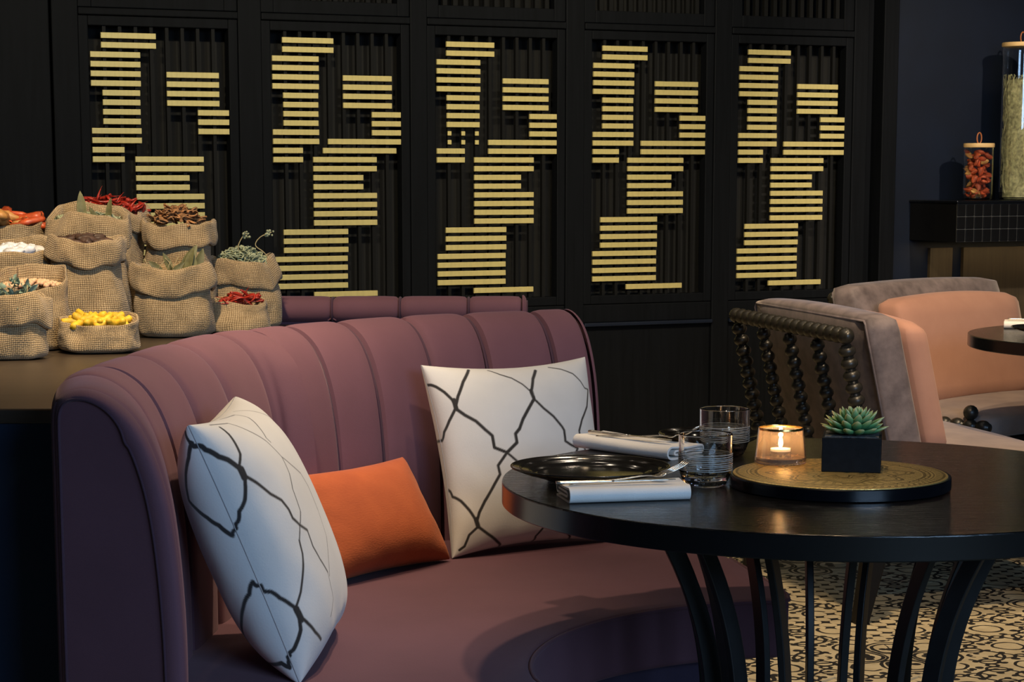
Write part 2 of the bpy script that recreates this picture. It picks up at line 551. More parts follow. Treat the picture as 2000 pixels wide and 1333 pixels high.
# posts, wainscot and rails of the wall are its parts
edges = [(-2.0 - 3.0, -1.868), (-1.852, OP[0]-.037)] + [(OP[k]+OW+.036, OP[k+1]-.037) for k in range(4)] + [(OP[4]+OW+.036, 1.69)]
for k, (a, b) in enumerate(edges):
    MB().box(*wbox(a, b, -.10, .018 if k else .05, .0, 2.9)).build('post', 'wallblack', wall, bevel=.004)
MB().box(*wbox(1.69, 1.76, -.10, -.05, 0, 2.9)).build('post', 'wallblack', wall, bevel=.004)
MB().box(*wbox(1.76, 1.838, -.10, .03, 0, 2.9)).build('post', 'wallblack', wall, bevel=.004)
for k in range(5):
    o = OP[k]
    MB().box(*wbox(o-.037, o+OW+.036, -.10, .004, 0, .60)).build('wainscot_panel', 'wallblack', wall, bevel=.004)
    MB().box(*wbox(o-.037, o+OW+.036, -.10, .03, .60, .615)).build('rail', 'navy', wall, bevel=.003)
    MB().box(*wbox(o-.037, o+OW+.036, -.10, .010, .615, .69)).build('rail', 'wallblack', wall, bevel=.004)
    MB().box(*wbox(o-.037, o+OW+.036, -.10, .022, 1.812, 1.838)).build('rail', 'wallblack', wall, bevel=.004)

# lattice rows: row -> list of (left, right) in fractions of the opening
L1, L2, L3, L4, L5 = (.087, .474), (.010, .36), (.089, .353), (.008, .357), (.008, .232)
R1, R2, R3, R4, R5 = (.545, .923), (.766, .992), (.425, .992), (.31, .80), (.31, .694)
B1, B2, B3 = (.077, .572), (.010, .566), (.304, .798)
rows = {0: [L1], 1: [L1], 2: [L2], 3: [L2], 4: [L2, R1], 5: [L2, R1], 6: [L3, R1], 7: [L3, R1], 8: [L3, R2], 9: [L3, R2], 10: [L4, R2],
        11: [L4, R3], 12: [L5, R3], 13: [L5, R4], 14: [R4], 15: [R5], 16: [R5], 17: [R4], 18: [R4], 19: [R4], 20: [R4],
        21: [B1], 22: [B1], 23: [B1], 24: [B2], 25: [B2], 26: [B2], 27: [B2], 28: [B3]}
WHERE = ['leftmost lattice panel, partly hidden by the burlap sacks', 'second lattice panel from the left, above the rear purple sofa',
         'middle lattice panel, one gold row broken into stubs', 'fourth lattice panel from the left, above the dark wainscot',
         'rightmost lattice panel, beside the navy wall']
slat0 = bar0 = stub0 = ubar0 = None
def frame_mb(x0, x1, z0, z1, w, d0, d1):
    m = MB()
    m.box(x0, x0+w, -d1, -d0, z0, z1); m.box(x1-w, x1, -d1, -d0, z0, z1)
    m.box(x0+w, x1-w, -d1, -d0, z0, z0+w); m.box(x0+w, x1-w, -d1, -d0, z1-w, z1)
    return m
for k in range(5):
    o = OP[k]
    p = thing('lattice_panel', 'black framed ' + WHERE[k] + ', gold horizontal slats', 'panel', wallpt(o, 0), WALL, 'lattice panels along the back wall')
    if slat0 is None:
        fr0 = frame_mb(-.036, OW+.035, .692, 1.810, .036, -.04, .012).build('frame', 'wallblack', p, bevel=.003)
    else: inst(fr0, 'frame', p)
    for q in range(1, 9):
        xx = OW*(q/9.) + .001
        if bar0 is None: bar0 = MB().box(-.0065, .0065, -.004, .016, .728, 1.774).build('vertical_bar', 'bar', p, loc=(xx, 0, 0))
        else: inst(bar0, 'vertical_bar', p, (xx, 0, 0))
    for r, segs in rows.items():
        for (a, b) in segs:
            if k == 0 and segs is not None and (a, b) == R3: continue
            if k == 1 and r == 12 and (a, b) == R3: a, b = .385, .955
            if k == 3 and r == 20: a, b = B1
            if k == 0 and r in (13, 14) and (a, b) == R4: a, b = .308, .80
            z = 1.739 - .0349*r
            if k == 2 and r in (10, 11) and (a, b) == L4:
                for q in (1, 2, 3):
                    if stub0 is None: stub0 = MB().box(-.008, .008, -.013, -.004, -.009, .009).build('gold_stub', 'gold', p, loc=(OW*q/9, 0, z), bevel=.002)
                    else: inst(stub0, 'gold_stub', p, (OW*q/9, 0, z))
                continue
            if slat0 is None: slat0 = MB().box(0, 1, -.014, -.004, -.0106, .0106).build('gold_slat', 'gold', p, loc=(a*OW, 0, z), bevel=.0015); slat0.scale = ((b-a)*OW, 1, 1)
            else: inst(slat0, 'gold_slat', p, (a*OW, 0, z), None, ((b-a)*OW, 1, 1))
    u = thing('transom_panel', ('black barred transom above the ' + WHERE[k].split(',')[0]), 'panel', wallpt(o, 0), WALL, 'barred transoms above the lattice panels')
    if ubar0 is None: uf0 = frame_mb(-.036, OW+.035, 1.840, 2.6, .050, -.04, .012).build('frame', 'wallblack', u, bevel=.003)
    else: inst(uf0, 'frame', u)
    for q in range(1, 12):
        xx = OW*(q/12.)
        if ubar0 is None: ubar0 = MB().box(-.009, .009, -.004, .016, 1.88, 2.56).build('vertical_bar', 'bar', u, loc=(xx, 0, 0))
        else: inst(ubar0, 'vertical_bar', u, (xx, 0, 0))

# right-hand navy wall, paneling below the shelf
wr = structure(MB().box(*wbox(1.838, 5, -.10, .0, 0, 2.9)).build('wall_right', 'navy', loc=(0, 8.6, 0), rot=(0, 0, WALL)))
MB().box(*wbox(2.04, 2.16, -.0, .02, .0, .90)).build('wood_panel', 'paneling', wr)
MB().box(*wbox(2.22, 3.2, -.0, .02, .0, .90)).build('wood_panel', 'paneling', wr)
structure(MB().box(-6.1, -6, -4, 11, 0, 2.9).build('wall_left', 'wallblack'))

# shelf clad in small black tiles
sh = thing('tiled_shelf', 'black mosaic tiled wall shelf holding the two glass jars', 'shelf', wallpt(1.935, .35, .938), WALL)
MB().box(.004, 1.3, .006, .349, 0, .172).build('body', 'blacktile', sh)
MB().box(.004, 1.3, .003, .006, 0, .165).build('grout_bed', 'grout', sh)
MB().box(-.004, 1.3, -.008, .349, .165, .176).build('top', 'table_edge', sh, bevel=.003)
tl0 = None
for r in range(3):
    for cix in range(12):
        if tl0 is None: tl0 = MB().box(-.0205, .0205, -.002, .004, -.0250, .0250).build('mosaic_tile', 'blacktile', sh, loc=(.0245, 0, .028), bevel=.0015)
        else: inst(tl0, 'mosaic_tile', sh, (.0245 + cix*.0455, 0, .028 + r*.0545))
        if cix == 0 and r == 0: continue
l = bpy.data.lights.new('under_shelf_lamp', 'AREA'); l.shape = 'RECTANGLE'; l.size = 1.0; l.size_y = .03; l.energy = 1.0; l.color = (1, .72, .35)
lo = bpy.data.objects.new('under_shelf_lamp', l); C.objects.link(lo); lo.location = wallpt(2.5, .12, .93); lo.rotation_euler = (0, 0, WALL)


def jar(name, label, u, off, r, h, lid_h=.018):
    j = thing(name, label, 'jar', wallpt(u, off, 1.1145), WALL)
    t = .003
    MB().lathe(dens([(0, 0), (r*.8, 0), (r*.95, r*.08), (r, r*.35), (r, h), (r-t, h), (r-t, r*.4), (r*.92-t, r*.14), (r*.75, .006), (0, .006)]), 48).build('glass_body', 'jarglass', j, 40)
    MB().lathe([(0, h), (r*1.03, h), (r*1.05, h+.004), (r*1.05, h+lid_h-.004), (r*1.03, h+lid_h), (0, h+lid_h)], 40).build('lid', 'cork', j, 35)
    lp = [(.0 + .012*math.sin(t_), 0, h+lid_h + .022 - .024*math.cos(t_)) for t_ in [2*PI*i/14 for i in range(15)]]
    MB().tube(lp, .0032, 6).build('leather_loop', 'leather', j, 180)
    return j


jar('storage_jar', 'small lidded glass jar of dried red peppers on tiled shelf', 2.137, .22, .064, .228)
jar('tall_jar', 'tall lidded glass jar packed with dried green herb stems', 2.36, .21, .085, .665)
for k in range(84):
    a = random.uniform(0, 2*PI); rr = .048*math.sqrt(random.uniform(.2, 1)); z = 1.128 + .195*((k+.5)/84.)
    c = wallpt(2.137, .22, z)
    m = MB()
    L = random.uniform(.03, .05)
    pth = [(L*(t-.5), .008*math.sin(3*t+k), .006*math.cos(4*t)) for t in [i/6 for i in range(7)]]
    m.tube(pth, [.004, .012, .015, .014, .012, .008, .002], 7, flat=(1, .6))
    o = m.build('dried_pepper', 'pepper_tan' if k % 4 == 0 else 'pepper', None, 180, (c[0] + rr*math.cos(a), c[1] + rr*math.sin(a), c[2]), (random.uniform(-1, 1), random.uniform(-1, 1), random.uniform(0, 6)))
    tag(o, 'dried red or orange pepper packed inside the small glass jar', 'pepper', 'dried peppers in the small jar')
m = MB()
for k in range(420):
    a = random.uniform(0, 2*PI); rr = .0775*math.sqrt(random.uniform(0.45, 1)); z = random.uniform(.01, .50)
    L = random.uniform(.05, .11); tl = random.uniform(-.5, .5)
    x, y = rr*math.cos(a), rr*math.sin(a)
    pth = []
    for i in range(4):
        s_ = i/3; aa = a + tl*(s_-.5)*1.3
        pth.append((rr*math.cos(aa), rr*math.sin(aa), min(.545, z + L*s_)))
    m.tube(pth, random.uniform(.0012, .0028), 4, cap=False)
m.lathe([(0, .008), (.068, .008), (.070, .52), (0, .53)], 16)
o = m.build('dried_herb_stems', 'rosemary', None, None, wallpt(2.36, .21, 1.1145), (0, 0, WALL))
tag(o, 'dried green herb stems filling the tall glass jar', 'herbs', None, 'stuff')

# ------------------------------------------------------------------ counter with sacks
ctr = thing('side_counter', 'dark counter behind the purple sofa carrying the burlap sacks', 'counter', (0, 0, 0))
poly = [(-2.6, 3.36), (-.728, 3.43), (-.732, 3.5), (-.718, 3.68), (-.688, 3.9), (-.640, 4.13), (-.592, 4.25), (-.545, 4.36), (-.54, 5.0), (-.53, 5.31), (-2.6, 5.31)]
def prism(poly, z0, z1):
    n = len(poly)
    return MB().add([(x, y, z) for z in (z0, z1) for x, y in poly],
                    [tuple(range(n))[::-1], tuple(range(n, 2*n))] + [(i, (i+1) % n, n+(i+1) % n, n+i) for i in range(n)])
prism(poly, .835, .86).build('counter_top', 'counter', ctr, bevel=.003)
cx0, cy0 = -1.6, 4.4
prism([(cx0 + (x-cx0)*.997, cy0 + (y-cy0)*.993) for x, y in poly], 0, .835).build('counter_base', 'counter_front', ctr)


def sack(label, X, Y, w, h, d=None, cuff=0, flare=1.0, lean=(0, 0), fill=.8, seed=0, wav=.05, tall_back=0., thick=.007, rot=0, wide=1.05):
    """burlap sack: continuous body with folded cuff; returns thing and content ellipse"""
    rnd = random.Random(seed)
    d = d or w*.78
    s = thing('burlap_sack', label, 'sack', (X, Y, .8605), rot, 'burlap sacks on the counter')
    ph = [rnd.uniform(0, 6.28) for _ in range(8)]
    N = 72
    rx, ry = w/2, d/2
    def ring(scale, z, rim=0., wr=1., extra=0.):
        row = []
        for i in range(N):
            a = 2*PI*i/N; c, sn = math.cos(a), math.sin(a)
            e = 2/2.5
            x = rx*math.copysign(abs(c)**e, c); y = ry*math.copysign(abs(sn)**e, sn)
            zf = z/h
            k = scale*(1 + wr*(.022*math.sin(3*a+ph[0]+2.5*zf) + .018*math.sin(5*a+ph[1]-3*zf) + .012*math.sin(9*a+ph[2]+5*zf)))
            nv = noise.noise(Vector((x*22+seed*3.1, y*22, z*20)))*.010*wr + noise.noise(Vector((x*55+seed, y*55, z*60)))*.003*wr
            zz = z + rim*h*(wav*math.sin(2*a+ph[3]) + wav*.6*math.sin(3*a+ph[4]) + .012*math.sin(7*a+ph[5]) + tall_back*sn)
            q = Vector((x*k, y*k, 0)); L = q.length
            q *= (L + nv + extra)/L
            row.append((q.x + lean[0]*zf*zf, q.y + lean[1]*zf*zf, zz))
        return row
    body = [(.55, .0005, 0), (.86, .001, 0), (.95, .006, 0), (wide*.99, .04*h + .004, 0), (wide*1.02, .12*h, 0), (wide*1.03, .22*h, 0), (wide*1.02, .34*h, .05), (wide, .46*h, .15)]
    neck = .98 if cuff else 1.0
    body += [(.5*wide+.5*neck, .58*h, .3), (neck, .70*h, .5), (neck*.99, .80*h, .7), (neck*(.6+.4*flare), .90*h, .9)]
    top = (1.02 if cuff else 1.0)*flare
    rim = [(top*.985, .97*h, 1, 0), (top*.98, .99*h, 1, 0), (top*.965, h, 1, 0), (top*.94, .995*h, 1, 0), (top*.92, .97*h, 1, 0), (top*.91, .9*h, .9, 0), (top*.88, (fill+.35*(1-fill))*h, .6, 0), (top*.86, fill*h, .4, 0), (top*.86, (fill-.08)*h, .2, 0)]
    rings = [ring(a, z, b, 1.) for a, z, b in body] + [ring(a, z, b, 1.) for a, z, b, _ in rim]
    mk_sack(rings, 'body', s, N, closed=True)
    if cuff:
        cf = cuff*h
        cs = [(top*.955, .985*h, 1, 0), (top*.96, 1.012*h, 1, .001), (top*.985, 1.022*h, 1, .002), (top*1.01, 1.012*h, 1, .004), (top*1.03, .985*h, 1, .006), (top*1.045, h-cf*.4, 1, .007),
              (top*1.05, h-cf*.75, 1.1, .007), (top*1.05, h-cf*.95, 1.3, .006), (top*1.035, h-cf*1.03, 1.3, .004), (top*1.0, h-cf*1.02, 1.3, .001), (top*.985, h-cf*.92, 1.2, 0.)]
        mk_sack([ring(a, z, b, 1.25, e) for a, z, b, e in cs], 'folded_cuff', s, N)
    return s, (X + lean[0]*fill*fill*math.cos(rot), Y + lean[1]*fill*fill, .8605 + fill*h, rx*top*.84, ry*top*.84)


def mk_sack(rings, name, parent, N, closed=False):
    verts = [p for r in rings for p in r]; faces = []; uvs = []
    us = [0]
    base = rings[len(rings)//2]
    for i in range(N): us.append(us[-1] + (Vector(base[(i+1) % N]) - Vector(base[i])).length)
    vs = [0]
    for r0, r1 in zip(rings, rings[1:]):
        vs.append(vs[-1] + sum((Vector(r0[i])-Vector(r1[i])).length for i in range(0, N, 6))/(N/6))
    for j in range(len(rings)-1):
        for i in range(N):
            faces.append((j*N+i, j*N+(i+1) % N, (j+1)*N+(i+1) % N, (j+1)*N+i))
            uvs += [(us[i], vs[j]), (us[i+1], vs[j]), (us[i+1], vs[j+1]), (us[i], vs[j+1])]
    if closed:
        for r in (0, len(rings)-1):
            faces.append(tuple(r*N+i for i in range(N)))
            uvs += [(rings[r][i][0], rings[r][i][1]) for i in range(N)]
    me = bpy.data.meshes.new(name); me.from_pydata(verts, [], faces)
    ul = me.uv_layers.new(name='UVMap'); ul.data.foreach_set('uv', [c for uv in uvs for c in uv])
    o = finish(name, me, 'burlap', parent, 60)
    sb = o.modifiers.new('subsurf', 'SUBSURF'); sb.levels = 1; sb.render_levels = 1
    return o


def scatter(n, area_, rnd, z0=0., dome=.02, lim=1.0):
    X, Y, Z, a, b = area_
    out = []
    for k in range(n):
        t = rnd.uniform(0, 2*PI); r = math.sqrt((k+.5)/n)*lim
        out.append((X + a*r*math.cos(t), Y + b*r*math.sin(t), Z + z0 + dome*(1-r*r)))
    return out


def chili_mb(L, R, bend, rnd):
    n = 9; pth = []; rad = []
    for i in range(n):
        t = i/(n-1)
        pth.append((L*(t-.5), bend*L*math.sin(PI*t), .15*bend*L*math.sin(2*PI*t)))
        rad.append(R*(.25 + .95*math.sin(PI*min(1, t*1.1+.08))**.7)*(1-.55*t)*(1+.2*math.sin(9*t+bend*20)) if t < 1 else R*.06)
    return MB().tube(pth, rad, 7, flat=(1, .62))


def place_items(protos, pts, name, label, cat, group, rnd, tilt=.5, sc=(.8, 1.2), yaw=None, up=0.):
    objs = []
    for k, p in enumerate(pts):
        src = protos[k % len(protos)]
        s = rnd.uniform(*sc)
        o = inst(src, name, None, p, (rnd.uniform(-tilt, tilt), rnd.uniform(-tilt, tilt) - up, rnd.uniform(0, 6.28) if yaw is None else rnd.uniform(*yaw)), (s, s, s))
        tag(o, label, cat, group); objs.append(o)
    return objs


def protos(builder, n, name, mats, rnd):
    out = []
    for i in range(n):
        o = builder(i).build(name, mats[i % len(mats)], None, 180)
        out.append(o)
    return out


def drop(ps):
    for o in ps: bpy.data.objects.remove(o)


rnd = random.Random(11)
S = {}
S['s8'] = sack('wide cuffed burlap sack of bay leaves at centre front of the group', -.795, 4.93, .172, .165, None, .36, 1.0, fill=.9, seed=1, wav=.03, wide=1.06)
S['s12'] = sack('low open burlap sack of yellow turmeric roots at the front', -.886, 4.50, .166, .072, .125, 0, 1.0, fill=.84, seed=2, wav=.05, tall_back=.14)
S['s1'] = sack('cuffed burlap sack at front left with grey-green sprigs', -1.035, 4.345, .140, .130, .12, .48, 1.0, fill=.9, seed=3, wav=.04, wide=1.0)
S['s2'] = sack('open burlap sack of pale chickpeas behind the grey-green sprigs', -1.045, 4.575, .160, .160, .135, 0, 1.0, fill=.86, seed=4, wav=.015, tall_back=.16, wide=1.02)
S['s3'] = sack('burlap sack of white salt crystals at the left edge', -1.12, 4.76, .162, .215, .14, .28, 1.0, fill=.91, seed=5, wav=.02, tall_back=.07, wide=1.0)
S['s4'] = sack('burlap sack of large dried red peppers behind the salt sack', -1.18, 4.99, .155, .262, .13, 0, 1.0, fill=.93, seed=6, wav=.02, wide=1.0)
S['s5'] = sack('tall cuffed burlap sack of dark pods right behind the turmeric sack', -.953, 4.725, .152, .232, .13, .22, 1.0, fill=.93, seed=7, wav=.025, wide=1.12)
S['s6'] = sack('taller cuffed burlap sack with upright bay leaves behind the dark pods', -.99, 4.93, .176, .285, .14, .2, 1.0, fill=.94, seed=8, wav=.035, tall_back=.05)
S['s7'] = sack('tallest burlap sack heaped with thin red chillies at the back', -.985, 5.16, .168, .290, .14, .12, 1.0, fill=.97, seed=9, wav=.03, wide=1.0)
S['s9'] = sack('burlap sack heaped with brown bark chips behind the bay leaf sack', -.809, 5.12, .158, .256, .125, .19, 1.0, fill=.9, seed=10, wav=.025, wide=1.14)
S['s10'] = sack('cuffed burlap sack of grey-green dried herb at the right end', -.648, 5.20, .150, .168, .115, .36, 1.02, lean=(-.022, 0), fill=.9, seed=12, wav=.05, wide=1.1)
S['s11'] = sack('small low burlap sack of red chillies against the sofa back', -.655, 5.02, .138, .080, .12, 0, .95, fill=.8, seed=13, wav=.05, tall_back=.1, wide=1.12)

cp = protos(lambda i: chili_mb(.062, .0055, [.12, -.2, .3, .05][i], rnd), 4, 'dried_chilli', ['chili'], rnd)
place_items(cp, scatter(80, S['s7'][1], rnd, .008, .030, 1.12), 'dried_chilli', 'thin dried red chilli heaped in the tallest rear sack', 'chilli', 'red chillies in the tallest sack', rnd, .45)
X0, Y0_, Z0, _, _ = S['s7'][1]
for dx, dz, ry in ((-.025, .04, -1.1), (.055, .02, -.7), (.07, .018, -.4), (-.06, .012, .3), (.02, .03, -.8)):
    tag(inst(cp[1], 'dried_chilli', None, (X0+dx, Y0_-.01, Z0+dz), (.2, ry, .2)), 'thin dried red chilli heaped in the tallest rear sack', 'chilli', 'red chillies in the tallest sack')
place_items(cp, scatter(30, S['s11'][1], rnd, .006, .018, .85), 'dried_chilli', 'dried red chilli in the small low sack by the sofa', 'chilli', 'red chillies in the low sack', rnd, .5, (.75, 1.05))
for dx, dz, ry in ((.02, .022, -1.2), (-.02, .016, -.5), (.03, .016, .9)):
    tag(inst(cp[2], 'dried_chilli', None, (S['s11'][1][0]+dx, S['s11'][1][1]-.02, S['s11'][1][2]+dz), (.2, ry, .3)), 'dried red chilli in the small low sack by the sofa', 'chilli', 'red chillies in the low sack')
drop(cp)
pp = protos(lambda i: chili_mb(.085, .019, [.1, .2, -.15][i], rnd), 3, 'dried_pepper', ['pepper', 'pepper_tan', 'pepper'], rnd)
place_items(pp, scatter(14, S['s4'][1], rnd, .012, .026, .9), 'dried_pepper', 'large wrinkled dried red or orange pepper behind the salt sack', 'pepper', 'large dried peppers at the back left', rnd, .4)
drop(pp)
def root_mb(i):
    L = [.052, .043, .060][i]; pth = []; rad = []
    for k in range(8):
        t = k/7; pth.append((L*(t-.5), .006*math.sin(4*t+i), .003*math.cos(5*t))); rad.append(.0082*(.5+math.sin(PI*(.1+.8*t))*.6)*(1+.12*math.sin(14*t+i)))
    return MB().tube(pth, rad, 8)
tp = protos(root_mb, 3, 'turmeric_root', ['turmeric'], rnd)
place_items(tp, scatter(30, S['s12'][1], rnd, .0, .012, .78), 'turmeric_root', 'yellow turmeric root in the low front sack', 'root', 'turmeric roots in the low front sack', rnd, .45)
drop(tp)
def chip_mb(i):
    L = [.05, .038, .06, .032][i]; w = [.007, .010, .006, .011][i]; pts = []
    for k in range(6):
        t = k/5; row = []
        for q in range(5):
            a = -1.1 + 2.2*q/4
            row.append((L*(t-.5), w*math.sin(a)*(.6+.4*math.sin(PI*t)), w*.7*math.cos(a) + .003*math.sin(5*t+i)))
        pts.append(row + [(p[0], p[1]*.8, p[2]-.0022) for p in row[::-1]])
    m = MB().grid(pts, wrapv=True)
    n = 10; m.f.append(tuple(range(n))); m.f.append(tuple(50+k for k in range(n)))
    return m
bp = protos(chip_mb, 4, 'bark_chip', ['bark'], rnd)
place_items(bp, scatter(84, S['s9'][1], rnd, .016, .044, .82), 'bark_chip', 'brown curled bark chip heaped in the middle rear sack', 'bark chip', 'bark chips in the rear sack', rnd, .55)
drop(bp)
kp = protos(lambda i: MB().ball((0, 0, 0), .0056, 8, 6, (1, .88, .84)), 1, 'chickpea', ['chickpea'], rnd)
pts = scatter(170, S['s2'][1], rnd, .0, .012, 1.02)
place_items(kp, pts, 'chickpea', 'pale chickpea in the open sack at left', 'chickpea', 'chickpeas in the open sack', rnd, 1., (.85, 1.15))
drop(kp)
def pod_mb(i): return MB().ball((0, 0, 0), .0105, 10, 8, (1.8, .8, .7))
dp = protos(pod_mb, 1, 'dark_pod', ['date'], rnd)
place_items(dp, scatter(30, S['s5'][1], rnd, .008, .016, .9), 'dark_pod', 'dark brown pod in the tall cuffed sack', 'pod', 'dark pods in the tall cuffed sack', rnd, .4)
drop(dp)
def crystal_mb(i):
    m = MB().ball((0, 0, 0), .016, 7, 5, (1.2, .9, .6))
    m.v = [tuple(Vector(p)*(1+.35*noise.noise(Vector(p)*90+Vector((i*7, 0, 0))))) for p in m.v]
    return m
sp = protos(crystal_mb, 3, 'salt_crystal', ['salt'], rnd)
place_items(sp, scatter(34, S['s3'][1], rnd, .004, .014, .95), 'salt_crystal', 'white salt crystal in the left sack', 'salt', 'salt crystals in the left sack', rnd, .6)
drop(sp)


def leaf_mb(L, W, curl=.15, fold=.25, th=.0007, n=9):
    rows_ = []
    for i in range(n):
        t = i/(n-1); w = W*math.sin(PI*min(1., t*.94+.04))**.8*(1-.25*t) if 0 < i < n-1 else W*.04
        c = Vector((0, L*curl*t*t, L*t))
        rows_.append([(q*w, c.y - abs(q)*w*fold, c.z) for q in (-1, -.5, 0, .5, 1)])
    pts = [r + [(x, y+th, z) for x, y, z in r[::-1]] for r in rows_]
    m = MB().grid(pts, wrapv=True)
    m.f.append(tuple(range(10))); m.f.append(tuple((n-1)*10+k for k in range(10)))
    return m


def leaf_thing(L, W, loc, rot, mat, label, group, name='bay_leaf', cat='leaf', curl=.15):
    o = leaf_mb(L, W, curl).build(name, mat, None, 60, loc, rot)
    return tag(o, label, cat, group)


X0, Y0_, Z0, _, _ = S['s8'][1]
for i, (dx, dy, L, ry, rz, rx) in enumerate([(.02, 0, .075, .55, .3, .1), (.035, -.01, .06, .25, -.4, 0), (.052, -.012, .055, .05, .8, -.1), (.012, .01, .055, .7, .1, .1), (-.02, 0, .045, -.9, .2, .2), (-.035, -.01, .038, -1.1, 0, .1), (.0, -.02, .04, .9, .3, .2), (.05, .015, .06, .4, .5, .1), (-.005, .02, .05, -.4, .6, .1)]):
    leaf_thing(L, L*.2, (X0+dx, Y0_+dy, Z0), (rx, ry, rz), 'bayleaf', 'olive bay leaf sticking out of the wide front sack', 'bay leaves in the wide front sack')
m = MB()
for i in range(7):
    a = rnd.uniform(-1.1, .6); b = Vector((X0-.05+.012*i, Y0_-.01+.004*i, Z0-.004)); L = rnd.uniform(.03, .05)
    o = MB().tube([b, b + Vector((L*.5*math.sin(a), 0, L*.5)), b + Vector((L*math.sin(a)*1.1, .003, L*.9))], .0008, 5).build('dry_twig', 'stem', None, 180)
    tag(o, 'thin dry twig standing among the bay leaves', 'twig', 'twigs among the bay leaves')
X0, Y0_, Z0, A0, B0 = S['s6'][1]
for i, (dx, dy, L, ry, rz) in enumerate([(-.005, -.03, .075, -.05, .3), (.055, -.035, .06, .12, -.5), (.03, -.03, .045, -.5, .8)]):
    leaf_thing(L, L*.17, (X0+dx, Y0_+dy, Z0-.004), (0, ry, rz), 'bayleaf', 'upright bay leaf poking out of the taller cuffed sack', 'upright bay leaves at the back', 'bay_leaf', 'leaf', .05)
def curl_mb(i):
    return MB().tube([(.012*math.cos(t*3.2+i)*(1-.2*t), .010*math.sin(t*3.2+i), .004*math.sin(4*t)) for t in [k/7 for k in range(8)]], [.0012, .0026, .0032, .0034, .003, .0026, .0018, .0008], 5, flat=(1, .4))
m = MB()
for p in scatter(150, S['s6'][1], rnd, .002, .012, 1.0):
    m.add(*(lambda q: (q.v, q.f))(curl_mb(rnd.randint(0, 5))), Matrix.Translation(p) @ Euler((rnd.uniform(-.6, .6), rnd.uniform(-.6, .6), rnd.uniform(0, 6))).to_matrix().to_4x4())
tag(m.build('dried_herb', 'herb', None, 180), 'pale green dried herb under the upright bay leaves', 'herb', None, 'stuff')
m = MB()
for p in scatter(380, S['s10'][1], rnd, .004, .036, 1.02):
    m.add(*(lambda q: (q.v, q.f))(curl_mb(rnd.randint(0, 5))), Matrix.Translation(p) @ Euler((rnd.uniform(-.7, .7), rnd.uniform(-.7, .7), rnd.uniform(0, 6))).to_matrix().to_4x4())
tag(m.build('dried_herb', 'herb', None, 180), 'heap of curly grey-green dried herb in the right sack', 'herb', None, 'stuff')
X0, Y0_, Z0, A0, B0 = S['s10'][1]
for i, (dx, lx) in enumerate(((-.012, .03), (.035, .045))):
    sp_ = thing('flower_sprig', ['left', 'right'][i] + ' of two dried white flower sprigs arching above the herb sack', 'sprig', (X0+dx, Y0_-.01, Z0+.01))
    P_ = catmull([(0.02 if i else 0, 0, 0), (.004, 0, .03), (.006 if not i else .0, 0, .045), (lx*.6, 0, .066), (lx, 0, .070)] if i == 0 else [(.045, 0, -.004), (.02, 0, .025), (.0, 0, .042), (.012, 0, .062), (.04, 0, .074)], 5)
    MB().tube(P_, .0014, 6).build('stem', 'stem', sp_, 180)
    m = MB()
    e = P_[-1]
    for q in range(14): m.ball(e + Vector((rnd.uniform(-.014, .004), rnd.uniform(-.008, .008), rnd.uniform(-.010, .006))), rnd.uniform(.0022, .0042), 6, 4)
    m.build('flower_head', 'herb', sp_, 180)
X0, Y0_, Z0, A0, B0 = S['s1'][1]
for i, (dx, dy, dz, n_) in enumerate(((-.03, -.01, .04, 16), (.005, 0, .055, 20), (.032, -.005, .045, 18), (.012, -.055, -.012, 12))):
    sp_ = thing('herb_sprig', 'grey-green leafy sprig in the front left sack', 'sprig', (X0+dx, Y0_+dy, Z0-.01), 0, 'leafy sprigs in the front left sack')
    if i == 3: sp_['label'] = 'small grey-green sprig trailing over the front left sack cuff'
    MB().tube([(0, 0, 0), (.002, 0, .02), (.004, -.002, dz)], .001, 5).build('stem', 'stem', sp_, 180)
    m = MB()
    for q in range(n_):
        lf = leaf_mb(rnd.uniform(.014, .022), .0065, .3, .3, .0005, 6)
        m.add(lf.v, lf.f, Matrix.Translation((rnd.uniform(-.012, .012), rnd.uniform(-.01, .01), dz*rnd.uniform(.35, 1.0))) @ Euler((rnd.uniform(-1.3, 1.3), rnd.uniform(-1.3, 1.3), rnd.uniform(0, 6))).to_matrix().to_4x4())
    o = m.build('foliage', 'herbgrey', sp_, 60); o['kind'] = 'stuff'
o = MB().tube([(X0+.008, Y0_+.03, Z0), (X0+.008, Y0_+.03, Z0+.07)], [.0012, .0008], 5).build('dark_spike', 'date', None, 180)
tag(o, 'thin dark spike standing up behind the grey-green sprigs', 'stick')

# ------------------------------------------------------------------ curved sofa
RIDGE = [(-.640, 3.07), (-.682, 3.30), (-.683, 3.44), (-.666, 3.65), (-.638, 3.896), (-.590, 4.125), (-.534, 4.217), (-.473, 4.33), (-.377, 4.46), (-.249, 4.60), (-.115, 4.70), (.037, 4.79), (.118, 4.838)]
PROF = [(-.035, .10), (-.035, .45), (-.035, .80), (-.035, .875), (-.031, .903), (-.018, .919), (.004, .926), (.026, .925), (.050, .916), (.076, .896), (.098, .865), (.116, .823), (.130, .77), (.140, .70), (.147, .61), (.150, .52), (.150, .40)]


